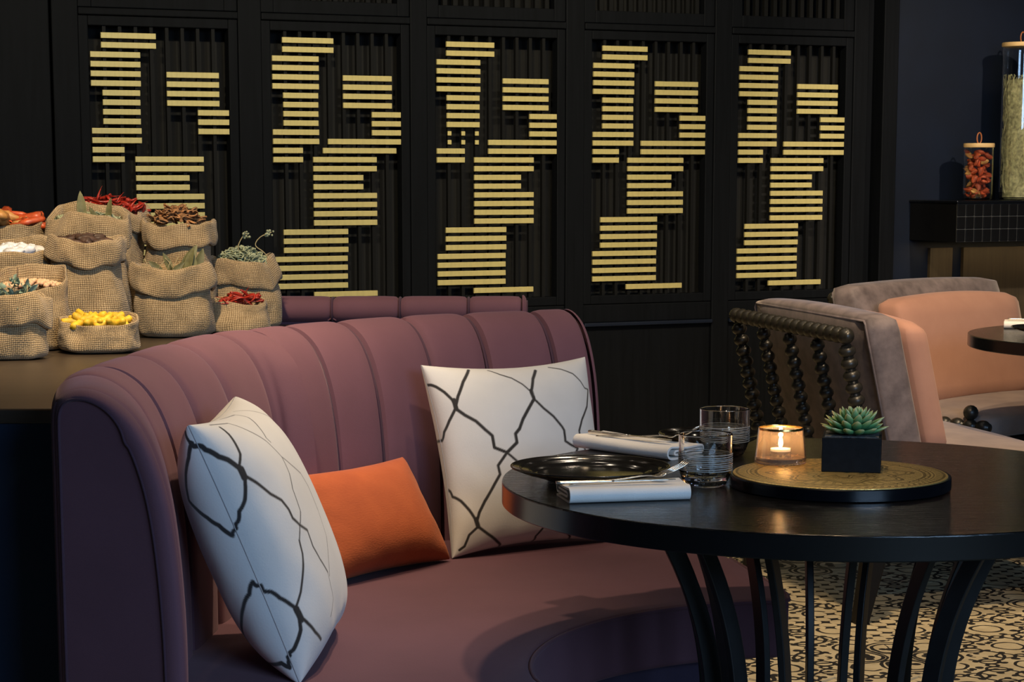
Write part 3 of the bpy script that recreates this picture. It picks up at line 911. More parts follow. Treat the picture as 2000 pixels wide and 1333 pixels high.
def sofa_back(parent, ridge, prof, smoothn, gap=.0015, puff=.010, mat='purple', swell=None):
    """each upholstered channel between two seams is its own puffed mesh"""
    R = [Vector((x, y, 0)) for x, y in ridge]
    def fill(ps):
        n = 14; dense = []
        P = [Vector((a, b, 0)) for a, b in ps]
        dense = [(p.x, p.y) for p in catmull([(p.x, p.y, 0) for p in P], n)]
        return dense
    D = [Vector((x, y, 0)) for x, y in fill(ridge)]
    n = 14
    T = []
    for i in range(len(D)):
        t = D[min(i+1, len(D)-1)] - D[max(i-1, 0)]; T.append(t.normalized())
    # soften the normals a little
    for _ in range(6): T = [(T[max(i-1, 0)] + T[i]*2 + T[min(i+1, len(T)-1)]).normalized() for i in range(len(T))]
    pf = [(p.x, p.y) for p in catmull([(a, b, 0) for a, b in prof], 3)]
    def inward(t): return Vector((t.y, -t.x, 0))
    outs = []
    for k in range(len(ridge)-1):
        a, b = k*n, (k+1)*n
        pts = []
        m_ = 16
        for j in range(m_+1):
            f = j/m_
            x_ = a + (b-a)*f; i0 = min(int(x_), len(D)-2); fr = x_-i0
            P = D[i0].lerp(D[i0+1], fr); t = T[i0].lerp(T[i0+1], fr).normalized(); nn = inward(t)
            e = abs(2*f-1)
            bulge = puff*(1-e**6) - puff*.5
            sh = 0
            if j == 0 or j == m_: bulge = -puff*2.2
            row = []
            for q, (u, z) in enumerate(pf):
                q0, q1 = pf[max(q-1, 0)], pf[min(q+1, len(pf)-1)]
                du, dz = q1[0]-q0[0], q1[1]-q0[1]; L = math.hypot(du, dz) or 1
                nu, nz = -dz/L, du/L       # outward normal of the profile, climbing from outside over the top
                fade = 1.0
                ex = swell[1]*f**1.5*max(0, min(1, (u + .0)/.10)) if swell and k == swell[0] else 0
                uu = u + nu*bulge + ex; zz = z + nz*bulge
                row.append(P + nn*uu + Vector((0, 0, zz)))
            pts.append(row)
        mbx = MB().grid(pts, wrapv=True)
        # close both ends
        w = len(pf); mbx.f.append(tuple(range(w))); mbx.f.append(tuple(m_*w + q for q in range(w)))
        o = mbx.build('back_channel', mat, parent, 50)
        if k:
            P = D[a]; nn = inward(T[a]); row = []
            for q, (u, z) in enumerate(pf):
                q0, q1 = pf[max(q-1, 0)], pf[min(q+1, len(pf)-1)]
                du, dz = q1[0]-q0[0], q1[1]-q0[1]; L = math.hypot(du, dz) or 1
                row.append(P + nn*(u + dz/L*puff*.75) + Vector((0, 0, z - du/L*puff*.75)))
            MB().tube(row, .0034, 6).build('seam_piping', 'piping', parent, 180)
    return D, T, pf, inward


sofa = thing('curved_sofa', 'aubergine channel-backed curved sofa in the foreground', 'sofa', (0, 0, 0))
D, T, pf, inward = sofa_back(sofa, RIDGE, PROF, 14, swell=(5, .040))


def end_cap(parent, P, t, nn, out, pf, skew, name='end_panel', border=1., mat='purple'):
    """upholstered end: rounded border plus recessed flat panel with piping"""
    cu = sum(p[0] for p in pf)/len(pf); 
    top = max(p[1] for p in pf)
    def ins(p, d):
        # inset the profile towards its spine
        u, z = p
        d = d*(.28 + .72*max(0, min(1, (u+.02)/.12))) if d > 0 else d
        cz = min(z, top-.075)
        c = Vector((.057, cz)); v = Vector((u, z)) - c
        L = v.length
        v *= max(0, (L - d))/max(L, 1e-6)
        return (c.x+v.x, c.y+v.y)
    rows_ = []
    for d, o in ((-.004, .0), (-.005, .012), (-.001, .024), (.008, .033), (.020, .037), (.026, .036)):
        rows_.append([P + nn*ins(p, d)[0] + out*(o*border + skew*(ins(p, d)[0])) + Vector((0, 0, ins(p, d)[1])) for p in pf])
    MB().grid(rows_).build('end_border', mat, parent, 60)
    pan = [P + nn*ins(p, .026)[0] + out*(.034*border + skew*ins(p, .026)[0]) + Vector((0, 0, ins(p, .026)[1])) for p in pf]
    n = len(pan); cpt = sum(pan, Vector())/n
    back = [p - out*.02 for p in pan]
    m_ = MB(); m_.add(pan + back, [tuple(range(n)), tuple(range(n, 2*n))[::-1]] + [(i, (i+1) % n, n+(i+1) % n, n+i) for i in range(n)])
    m_.build(name, mat, parent)
    MB().tube([p + out*.002 for p in pan], .0022, 6).build('piping', 'piping', parent, 180)


P0, t0_ = D[0], Vector((-.12, 1, 0)).normalized(); nn0 = inward(t0_)
end_cap(sofa, P0 + Vector((0, .01, 0)), t0_, nn0, -t0_, pf, .75)
P1_, t1_ = D[-1], T[-1]; nn1 = inward(t1_)
end_cap(sofa, P1_, t1_, nn1, t1_, pf, .0, border=.35)

# seat: inner arc round the table, outer edge under the back
TC = (.515, 3.375)
seat_poly = []
for i in range(33):
    a = math.radians(92 + (228-92)*i/32)
    r = .492 - .022*math.sin(PI*min(1, i/24.))
    seat_poly.append((TC[0] + r*math.cos(a), TC[1] + r*math.sin(a)))
outer = []
for i in range(0, len(D), 7):
    q = D[i] + inward(T[i])*.135; outer.append((q.x, q.y))
seat_poly += [(-.10, 3.03), (-.40, 3.02)] + outer + [(.30, 4.66), (.455, 4.30), (.515, 4.00), (.525, 3.93), (.522, 3.885)]


def rounded_slab(poly, z0, z1, r, name, mat, parent, crown=0.):
    n = len(poly)
    P = [Vector((x, y, 0)) for x, y in poly]
    ar = sum(P[i].x*P[(i+1) % n].y - P[(i+1) % n].x*P[i].y for i in range(n))
    nor = []
    for i in range(n):
        t = (P[(i+1) % n]-P[i-1]).normalized(); q = Vector((t.y, -t.x, 0))*(1 if ar > 0 else -1); nor.append(q)
    def loop(d, z): return [(P[i] - nor[i]*d) + Vector((0, 0, z)) for i in range(n)]
    loops = [loop(r, z0)] + [loop(r - r*math.sin(a), z0 + r - r*math.cos(a)) for a in (PI/6, PI/3, PI/2)] + [loop(r - r*math.cos(a), z1 - r + r*math.sin(a)) for a in (0, PI/6, PI/3, PI/2)]
    m_ = MB().grid(loops, wrapv=True)
    m_.f.append(tuple(range(n))); m_.f.append(tuple((len(loops)-1)*n + i for i in range(n)))
    return m_.build(name, mat, parent, 40)


rounded_slab(seat_poly, .335, .45, .012, 'seat', 'purple', sofa)
ni = 33
pipe = [Vector((x, y, .4455)) for x, y in seat_poly[:ni]]
pipe = [Vector(seat_poly[-1] + (.4455,)), ] + pipe
MB().tube([Vector((x, y, .445)) for x, y in [seat_poly[-4], seat_poly[-3], seat_poly[-2], seat_poly[-1]] + seat_poly[:ni]], .0045, 8).build('seat_piping', 'purple', sofa, 180)
cxp, cyp = -.05, 4.0
pl = []
for i in range(33):
    a = math.radians(104 + (228-104)*i/32); r = .56
    pl.append((TC[0] + r*math.cos(a), TC[1] + r*math.sin(a)))
plo = []
for i in range(0, len(D), 7):
    q = D[i] + inward(T[i])*.10; plo.append((q.x, q.y))
MBp = prism(pl + [(-.10, 3.10), (-.40, 3.10)] + plo + [(.22, 4.60), (.34, 4.28)], .0, .34)
MBp.build('plinth', 'purple_plinth', sofa)

# ------------------------------------------------------------------ sofa behind (seen from its back)
sofa2 = thing('rear_sofa', 'second aubergine sofa seen from behind, rolled top edge', 'sofa', (0, 0, 0))
PROF2 = [(.0, .10), (.0, .5), (.0, .868), (-.012, .874), (-.024, .886), (-.028, .902), (-.022, .919), (-.006, .930), (.03, .933), (.09, .92), (.13, .88), (.15, .80), (.16, .6), (.16, .35)]
xs = [(1020-1000)/4100*5.38, (915-1000)/4100*5.38, (781-1000)/4100*5.38, (649-1000)/4100*5.38, (516-1000)/4100*5.38]
ridge2 = [(x, 5.385) for x in xs]
D2, T2, pf2, inw2 = sofa_back(sofa2, ridge2, [(a, b - (.009 if b > .8 else 0)) for a, b in PROF2], 14, puff=.0035)
end_cap(sofa2, D2[0] + Vector((.0, 0, 0)), T2[0], inw2(T2[0]), -T2[0], pf2, 0, border=.3)
MB().box(xs[-1], xs[0], 5.50, 6.05, .10, .45).build('seat', 'purple', sofa2, bevel=.02)
MB().box(xs[-1]+.03, xs[0]-.03, 5.43, 6.0, 0, .102).build('plinth', 'purple_plinth', sofa2)


# ------------------------------------------------------------------ pillows
def unit(a): a = np.array(a, float); return a/np.linalg.norm(a)


def pillow(name, label, BL, BR, TL, Tk, mat, n=60, lines=None, k=.07, cat='cushion', box=0.):
    BL, BR, TL = (np.array(q, float) for q in (BL, BR, TL))
    ax = unit(BR-BL); ay = TL-BL; Hh = np.linalg.norm(ay); ay = unit(ay - ax*(ay@ax)); az = np.cross(ax, ay)
    W = np.linalg.norm(BR-BL); O = (BR+TL)/2
    g1 = np.sin(PI/2*np.linspace(-1, 1, n)); u, v = np.meshgrid(g1, g1)
    x = W/2*u*(1-k*(1-v*v)*np.abs(u)); y = Hh/2*v*(1-k*(1-u*u)*np.abs(v))
    t = Tk/2*((1-u**4)*(1-v**4)*(1-.35*u*u)*(1-.35*v*v))**.45*.98 + .002
    wr = np.zeros_like(u)
    for (fx, fy, ph, am) in ((9, 3, .3, .0016), (4, 11, 1.7, .0014), (13, 8, 2.2, .0010)):
        wr += am*np.sin(fx*u*1.3 + ph + 1.5*np.sin(2*v))*np.sin(fy*v*1.1 + ph*2)
    edge = np.clip(np.maximum(np.abs(u), np.abs(v))*2.2 - 1.1, 0, 1)
    t = t + wr*edge*(1 - np.maximum(np.abs(u), np.abs(v))**10)
    verts = []; 
    for side in (1, -1):
        P = O + x[..., None]*ax + y[..., None]*ay + (side*t)[..., None]*az
        verts.append(P.reshape(-1, 3))
    V = np.concatenate(verts); N = n*n; faces = []
    idx = np.arange(N).reshape(n, n)
    for i in range(n-1):
        for j in range(n-1):
            faces.append((idx[i, j], idx[i, j+1], idx[i+1, j+1], idx[i+1, j]))
            faces.append((N+idx[i, j], N+idx[i+1, j], N+idx[i+1, j+1], N+idx[i, j+1]))
    bnd = [idx[0, j] for j in range(n)] + [idx[i, n-1] for i in range(1, n)] + [idx[n-1, j] for j in range(n-2, -1, -1)] + [idx[i, 0] for i in range(n-2, 0, -1)]
    for a, b in zip(bnd, bnd[1:] + bnd[:1]): faces.append((a, a+N, b+N, b))
    me = bpy.data.meshes.new(name); me.from_pydata(V.tolist(), [], [tuple(int(q) for q in f) for f in faces])
    if lines:
        ink = np.zeros(2*N)
        def on(sd, uu, vv):
            fi, fj = [(math.asin(max(-1, min(1, q)))*2/PI + 1)/2*(n-1) for q in (vv, uu)]
            i0, j0 = min(int(fi), n-2), min(int(fj), n-2); fi -= i0; fj -= j0
            g = V[:N] if sd == 1 else V[N:]
            g = g.reshape(n, n, 3)
            return (g[i0, j0]*(1-fi)*(1-fj) + g[i0+1, j0]*fi*(1-fj) + g[i0, j0+1]*(1-fi)*fj + g[i0+1, j0+1]*fi*fj)
        for w, pl_ in lines:
            w = w/1000.*1.35; pts3 = []
            for (s0, u0, v0), (s1, u1, v1) in zip(pl_, pl_[1:]):
                if s0 == s1: pts3 += [on(s0, u0 + (u1-u0)*q/4, v0 + (v1-v0)*q/4) for q in range(4)]
                else:
                    eu, ev = (u0+u1)/2, (v0+v1)/2
                    if max(abs(u0), abs(u1)) > max(abs(v0), abs(v1)): eu = math.copysign(1, u0)
                    else: ev = math.copysign(1, v0)
                    pts3 += [on(s0, u0 + (eu-u0)*q/4, v0 + (ev-v0)*q/4) for q in range(4)] + [on(s1, eu + (u1-eu)*q/4, ev + (v1-ev)*q/4) for q in range(4)]
            pts3.append(on(*pl_[-1]))
            for a, b in zip(pts3, pts3[1:]):
                near = np.where(np.abs(V - (a+b)/2).max(1) < w*2 + np.abs(b-a).max())[0]
                if not len(near): continue
                d = b-a; L2 = max(1e-12, d@d); q = V[near]-a
                tt = np.clip(q@d/L2, 0, 1); ds = np.linalg.norm(q - tt[:, None]*d, axis=1)
                ink[near] = np.maximum(ink[near], np.clip((w - ds)/.0017 + .5, 0, 1))
        at = me.attributes.new('ink', 'FLOAT', 'POINT'); at.data.foreach_set('value', ink.astype(np.float32))
    o = finish(name, me, mat, None, 180)
    tag(o, label, cat)
    # welt along the seam
    P = O + x[..., None]*ax + y[..., None]*ay
    P = P.reshape(-1, 3)
    MB().tube([Vector(P[i]) for i in bnd], .0009, 6, closed=True).build('seam', mat if mat != 'print' else 'seam', o, 180)
    return o


P1_LINES = [(2.08, [(-1, -0.978, 0.969), (-1, -0.996, 0.881)]),
  (3.15, [(-1, -0.996, 0.881), (1, -0.998, 0.797), (1, -0.978, 0.714), (1, -0.951, 0.669), (1, -0.922, 0.588), (1, -0.914, 0.518)]),
  (2.80, [(-1, -0.998, 0.876), (-1, -0.969, 0.790), (-1, -0.909, 0.692), (-1, -0.871, 0.605), (-1, -0.839, 0.500), (-1, -0.896, 0.426), (-1, -0.954, 0.339), (-1, -0.986, 0.259), (-1, -0.996, 0.187), (-1, -0.999, 0.156)]),
  (1.92, [(1, -0.777, 0.918), (1, -0.790, 0.844), (1, -0.821, 0.757), (1, -0.850, 0.677), (1, -0.909, 0.605), (1, -0.918, 0.527)]),
  (4.55, [(1, -0.914, 0.571), (1, -0.918, 0.509)]),
  (2.45, [(1, -0.914, 0.518), (1, -0.937, 0.445), (1, -0.966, 0.358), (1, -0.993, 0.299), (1, -1.000, 0.218), (-1, -0.999, 0.156)]),
  (2.15, [(1, -0.914, 0.518), (1, -0.855, 0.435), (1, -0.784, 0.319), (1, -0.700, 0.239), (1, -0.669, 0.156), (1, -0.669, 0.084), (1, -0.605, 0.010), (1, -0.509, -0.052)]),
  (1.63, [(1, -0.509, -0.052), (1, -0.527, -0.177), (1, -0.482, -0.289), (1, -0.397, -0.416)]),
  (1.09, [(1, -0.289, 0.992), (1, 0.031, 0.974), (1, 0.031, 0.909), (1, -0.115, 0.815), (1, -0.259, 0.707), (1, -0.239, 0.661)]),
  (0.93, [(1, -0.833, 0.960), (1, -0.553, 0.934), (1, -0.463, 0.821), (1, -0.329, 0.685), (1, -0.249, 0.518), (1, -0.115, 0.426), (1, 0.063, 0.319), (1, 0.115, 0.198), (1, 0.084, 0.010)]),
  (0.63, [(1, 0.084, 0.010), (1, -0.010, -0.198), (1, -0.239, -0.339), (1, -0.378, -0.454)]),
  (1.07, [(1, -0.249, 0.518), (1, -0.309, 0.378), (1, -0.426, 0.269), (1, -0.482, 0.094), (1, -0.621, 0.000), (1, -0.700, -0.084)]),
  (1.58, [(1, -0.700, -0.084), (1, -0.729, -0.177), (1, -0.809, -0.309), (1, -0.871, -0.416), (1, -0.941, -0.500)]),
  (0.76, [(1, 0.249, 0.989), (1, 0.349, 0.941), (1, 0.509, 0.850), (1, 0.669, 0.784)]),
  (2.47, [(-1, -0.999, -0.208), (1, -1.000, -0.299), (1, -0.986, -0.388), (1, -0.960, -0.463), (1, -0.937, -0.518), (1, -0.934, -0.579)]),
  (2.81, [(-1, -0.999, -0.208), (-1, -0.988, -0.279), (-1, -0.934, -0.358), (-1, -0.839, -0.463), (-1, -0.707, -0.579), (-1, -0.653, -0.700), (-1, -0.714, -0.777), (-1, -0.757, -0.839), (-1, -0.986, -0.827), (-1, -0.999, -0.871)]),
  (4.23, [(1, -0.941, -0.509), (1, -0.934, -0.596)]),
  (2.31, [(1, -0.934, -0.579), (1, -0.896, -0.653), (1, -0.844, -0.736), (1, -0.757, -0.821)]),
  (2.46, [(1, -0.944, -0.588), (1, -0.954, -0.661), (1, -0.986, -0.736), (1, -1.000, -0.777), (-1, -1.000, -0.821), (-1, -0.999, -0.876)]),
  (0.72, [(1, -0.397, -0.416), (1, -0.416, -0.518), (1, -0.397, -0.629), (1, -0.545, -0.729)]),
  ]
P2_LINES = [(2.52, [(1, -0.527, 0.957), (1, -0.677, 0.790), (1, -0.790, 0.621), (1, -0.839, 0.518)]),
  (2.35, [(1, -1.000, 0.790), (1, -0.957, 0.750), (1, -0.905, 0.685), (1, -0.855, 0.596), (1, -0.839, 0.518)]),
  (3.70, [(1, -0.839, 0.588), (1, -0.839, 0.491)]),
  (2.70, [(1, -0.839, 0.491), (1, -0.764, 0.416), (1, -0.661, 0.339), (1, -0.579, 0.239), (1, -0.509, 0.167), (1, -0.509, 0.042), (1, -0.368, -0.021)]),
  (2.37, [(1, -0.844, 0.500), (1, -0.930, 0.378), (1, -0.984, 0.279), (1, -0.999, 0.198), (-1, -0.980, 0.218)]),
  (1.37, [(1, -0.309, 0.951), (1, -0.208, 0.881), (1, -0.094, 0.827), (1, 0.000, 0.736), (1, 0.073, 0.629)]),
  (2.57, [(1, 0.249, 0.914), (1, 0.156, 0.797), (1, 0.084, 0.653), (1, 0.084, 0.545)]),
  (3.42, [(1, 0.073, 0.645), (1, 0.084, 0.545)]),
  (2.70, [(1, 0.084, 0.545), (1, -0.010, 0.435), (1, -0.105, 0.319), (1, -0.167, 0.218), (1, -0.228, 0.167), (1, -0.228, 0.073), (1, -0.368, -0.021)]),
  (2.24, [(1, 0.084, 0.545), (1, 0.177, 0.426), (1, 0.279, 0.329), (1, 0.368, 0.208), (1, 0.388, 0.167), (1, 0.378, 0.052), (1, 0.445, 0.010), (1, 0.536, -0.031)]),
  (1.23, [(1, 0.435, 0.941), (1, 0.571, 0.891), (1, 0.700, 0.815), (1, 0.790, 0.714), (1, 0.844, 0.637), (1, 0.918, 0.621)]),
  (1.90, [(1, 0.918, 0.621), (1, 0.827, 0.426), (1, 0.685, 0.279), (1, 0.605, 0.156), (1, 0.605, 0.063), (1, 0.653, -0.052)]),
  (2.34, [(1, -0.368, -0.021), (1, -0.500, -0.146), (1, -0.491, -0.239), (1, -0.588, -0.358), (1, -0.700, -0.500), (1, -0.764, -0.605), (1, -0.790, -0.685)]),
  (2.34, [(1, -1.000, -0.309), (1, -0.992, -0.388), (1, -0.934, -0.454), (1, -0.866, -0.562), (1, -0.809, -0.669), (1, -0.777, -0.750)]),
  (3.67, [(1, -0.803, -0.669), (1, -0.777, -0.750)]),
  (2.00, [(1, -0.777, -0.750), (1, -0.866, -0.815), (1, -0.900, -0.918), (1, -0.948, -0.941)]),
  (2.38, [(1, -0.777, -0.750), (1, -0.669, -0.844), (1, -0.527, -0.951), (-1, -0.368, -1.000)]),
  (2.08, [(1, -0.368, -0.021), (1, -0.269, -0.115), (1, -0.136, -0.228), (1, -0.042, -0.358), (1, 0.063, -0.509), (1, 0.125, -0.661), (1, 0.289, -0.930), (1, 0.407, -1.000), (-1, 0.473, -0.997)]),
  (2.05, [(1, 0.536, -0.031), (1, 0.397, -0.218), (1, 0.279, -0.388), (1, 0.125, -0.661), (1, 0.010, -0.861), (1, -0.063, -0.957), (-1, -0.031, -0.999), (-1, -0.125, -0.999)]),
  (1.74, [(1, 0.750, -0.998), (-1, 0.692, -0.998)]),
  ]
pillow('print_pillow', 'white pillow with black branching lines against the left sofa arm', (-.333, 3.225, .452), (-.315, 3.635, .452), (-.50, 3.205, .857), .185, 'print', 300, P1_LINES)
pillow('print_pillow', 'white pillow with black branching lines behind the round table', (-.122, 4.276, .452), (.228, 4.495, .450), (-.192, 4.385, .842), .135, 'print', 300, P2_LINES, .085)
pillow('lumbar_pillow', 'rust orange woven lumbar pillow between the two white pillows', (-.37, 3.94, .455), (-.127, 4.255, .455), (-.475, 4.01, .655), .14, 'orange', 70, None, .105)


# ------------------------------------------------------------------ round table
def make_table(label, loc):
    t = thing('round_table', label, 'table', loc)
    R, th = .5315, .0375
    MB().lathe([(0, .7125), (R-.002, .7125), (R, .7145), (R, .7475)], 128).build('tabletop_edge', 'table_edge', t, 30)
    MB().lathe([(R, .7475), (R-.0006, .7490), (R-.002, .75), (0, .75), (0, .7125), (R-.01, .713)], 128).build('tabletop', 'table', t, 30)
    MB().lathe([(0, .703), (.30, .703), (.30, .7125), (0, .7125)], 64).build('fixing_plate', 'iron', t, 30)
    n = 14; prof = []
    for i in range(25):
        z = .703*i/24
        k = max(0, (z-.36)/.343); k2 = max(0, (.30-z)/.30)
        prof.append((.190 + .105*k**2.1 + .07*k2**2.1, z))
    for q in range(n):
        a = math.radians(12 + 360/n*q)
        pts = []
        for r, z in prof:
            row = []
            for (dr, dt) in ((-.015, -.006), (.015, -.006), (.015, .006), (-.015, .006)):
                rr = r+dr
                row.append((rr*math.cos(a) - dt*math.sin(a), rr*math.sin(a) + dt*math.cos(a), z))
            pts.append(row)
        m_ = MB().grid(pts, wrapv=True); m_.f.append((0, 1, 2, 3)); m_.f.append(tuple(24*4+i for i in range(4)))
        m_.build('leg', 'iron', t, 30, bevel=.0015)
    MB().lathe([(.165, 0), (.275, 0), (.275, .012), (.165, .012)], 64, closed=True).build('base_ring', 'iron', t, 30)
    return t


tbl = make_table('black round pedestal table set with plates in the foreground', (TC[0], TC[1], 0))
dup(tbl, (1.925, 6.36, 0), .2, 'black round table at right edge in front of the peach cushions')

Z1 = .7502
# tray in the middle
tr = thing('round_tray', 'round black tray with engraved gold top on the table', 'tray', (.521, 3.302, Z1))
MB().lathe([(0, 0), (.172, 0), (.1745, .002), (.1745, .0185), (.173, .020), (.170, .0195), (0, .0195)], 96).build('tray_body', 'table_edge', tr, 30)
MB().lathe([(0, .0215), (.1672, .0215), (.169, .0205), (.169, .0195), (0, .0195)], 96).build('gold_inlay', 'gold_tray', tr, 30)
ZT = Z1 + .0217


def plate(label, loc, r):
    p = thing('dinner_plate', label, 'plate', loc)
    k = r/.13
    MB().lathe([(0, .0045), (.058*k, .0045), (.062*k, 0), (.068*k, 0), (.085*k, .006), (.108*k, .0125), (.1285*k, .0205), (.1297*k, .0218)], 96).build('underside', 'ceramic_rim', p, 60)
    prof = [(.1297*k, .0218), (.130*k, .0228), (.1285*k, .0236), (.122*k, .0215), (.114*k, .0195), (.112*k, .0180), (.106*k, .0165), (.098*k, .0145), (.092*k, .0118), (.088*k, .0102), (.080*k, .0095), (.06*k, .0088), (.03*k, .0084), (0, .0083)]
    MB().lathe([(p_.x, p_.y) if i < 500 else 0 for i, p_ in enumerate(catmull([(a, b, 0) for a, b in prof], 3))], 96).build('glazed_top', 'ceramic', p, 60)
    return p


plate('glossy black dinner plate at the near left table edge', (.127, 3.375, Z1), .13)
plate('glossy black plate behind the far glass at the table back', (.362, 3.795, Z1), .095)


def tumbler(label, loc, r, h):
    g = thing('glass_tumbler', label, 'glass', loc)
    rb = r*.74; t = .0022
    MB().lathe(dens([(0, .001), (rb, .001), (rb+.002, .003), (r*.90, .013), (r*.985, .024), (r, .034), (r*1.01, h-.001), (r*1.01-t*.5, h), (r*1.01-t, h-.001), (r-t, .036), (r*.97-t, .026), (r*.82, .016), (0, .012)]), 64).build('glass_body', 'glass', g, 60)
    m_ = MB().lathe([(0, 0), (rb*.97, 0), (rb*.97, .0012), (0, .0012)], 40)
    for q in range(26):
        a = rnd.uniform(0, 6.28); rr = rb*.9*math.sqrt(rnd.uniform(0, 1)); m_.ball((rr*math.cos(a), rr*math.sin(a), .0035+.006*rnd.random()), rnd.uniform(.0007, .0017), 6, 4)
    m_.build('bubbled_base', 'glassbase', g, 180)
    for q in range(9):
        z = .027 + q*.0031
        c_ = [((r+.0004)*math.cos(2*PI*i/64), (r+.0004)*math.sin(2*PI*i/64), z + .0004*math.sin(q*2+4*PI*i/64)) for i in range(64)]
        MB().tube(c_, .00065, 5, closed=True).build('etched_ring', 'etch', g, 180)
    return g


tumbler('ring-etched glass tumbler nearest the gold tray', (.308, 3.312, Z1), .0425, .084)
tumbler('ring-etched glass tumbler standing behind the nearer glass', (.374, 3.668, Z1), .0435, .084)

# candle holder with tea light
ch = thing('candle_holder', 'amber glass candle holder with gold rim on tray', 'candle holder', (.441, 3.418, ZT))
MB().lathe(dens([(0, 0), (.0415, 0), (.0425, .0015), (.0425, .006), (.0366, .058), (.0358, .0585), (.035, .058), (.0398, .010), (.036, .0085), (0, .0085)]), 64).build('glass_body', 'amber', ch, 60)
MB().lathe([(.03695, .0555), (.0366, .0585), (.0352, .0588), (.0349, .058), (.0352, .0545)], 64).build('gold_rim', 'goldrim', ch, 60)
tlq = thing('tea_light', 'lit white tea light inside the amber holder', 'candle', (.441, 3.418, ZT+.0087))
MB().lathe(dens([(0, .0002), (.0172, .0002), (.0176, .001), (.0176, .0155), (.0168, .0155), (.0168, .0012), (0, .0012)]), 32).build('clear_cup', 'glass', tlq, 60)
MB().lathe([(0, .0105), (.0166, .0105), (.0166, .0142), (.012, .0146), (0, .0144)], 32).build('wax', 'wax', tlq, 60)
MB().tube([(0, 0, .014), (.0004, 0, .019)], .0006, 5).build('wick', 'date', tlq)
MB().lathe([(0, .0152), (.0028, .0178), (.0040, .0220), (.0035, .0280), (.0018, .0345), (0, .0410)], 16).build('flame', 'flame', tlq, 180)
l = bpy.data.lights.new('candle_light', 'POINT'); l.energy = .22; l.color = (1, .62, .28); l.shadow_soft_size = .004
lo = bpy.data.objects.new('candle_light', l); C.objects.link(lo); lo.location = (.441, 3.418, ZT+.046)

# potted succulent
pt = thing('potted_succulent', 'green rosette succulent in a square black pot on the tray', 'plant', (.547, 3.348, ZT), -.185)
w2, hp2 = .0465, .055
MB().box(-w2, w2, -.045, .045, 0, hp2).build('pot', 'pot', pt, bevel=.0012)
MB().box(-w2+.004, w2-.004, -.041, .041, hp2-.0005, hp2+.0012).build('gravel', 'soil', pt)


def succ_leaf():
    n, mm = 10, 8; pts = []; tip = []
    for i in range(n):
        t = i/(n-1)
        w = .0085*(math.sin(PI*(.12+.80*t))**.8)*(1.05-.35*t) if i < n-1 else .0002
        th_ = .0036*(math.sin(PI*(.1+.85*t))**.7) if i < n-1 else .0002
        row = []
        for q in range(mm):
            a = 2*PI*q/mm
            x = w*math.cos(a); z = th_*math.sin(a)*(1 if math.sin(a) < 0 else .35) + .006*t*t + .12*abs(math.cos(a))*w
            row.append((x, .030*t + (.002 if i == n-1 else 0), z)); tip.append(min(1, t**2.2 + .35*abs(math.cos(a))**4*t))
        pts.append(row)
    m_ = MB().grid(pts, wrapv=True); m_.f.append(tuple(range(mm))); m_.f.append(tuple((n-1)*mm+q for q in range(mm)))
    me = bpy.data.meshes.new('leaf'); me.from_pydata(m_.v, [], m_.f)
    at = me.attributes.new('tip', 'FLOAT', 'POINT'); at.data.foreach_set('value', tip)
    return me


lm = succ_leaf(); first = True; kk = 0
for ringi, (cnt, el, sc_, z_, r_) in enumerate([(13, .08, 1.15, .005, .013), (13, .30, 1.1, .009, .012), (12, .55, 1.0, .013, .010), (9, .82, .85, .017, .007), (7, 1.1, .68, .021, .004), (4, 1.35, .5, .024, .002)]):
    for q in range(cnt):
        a = 2*PI*q/cnt + ringi*.37
        e_ = el + rnd.uniform(-.06, .06)
        if first: o = finish('leaf', lm, 'succ', pt, 180); first = False; lf0 = o
        else: o = inst(lf0, 'leaf', pt)
        o.location = (.003 - r_*math.sin(a), r_*math.cos(a), hp2 + z_)
        o.rotation_euler = Euler((e_, 0, a)); o.scale = (sc_*1.15,)*3


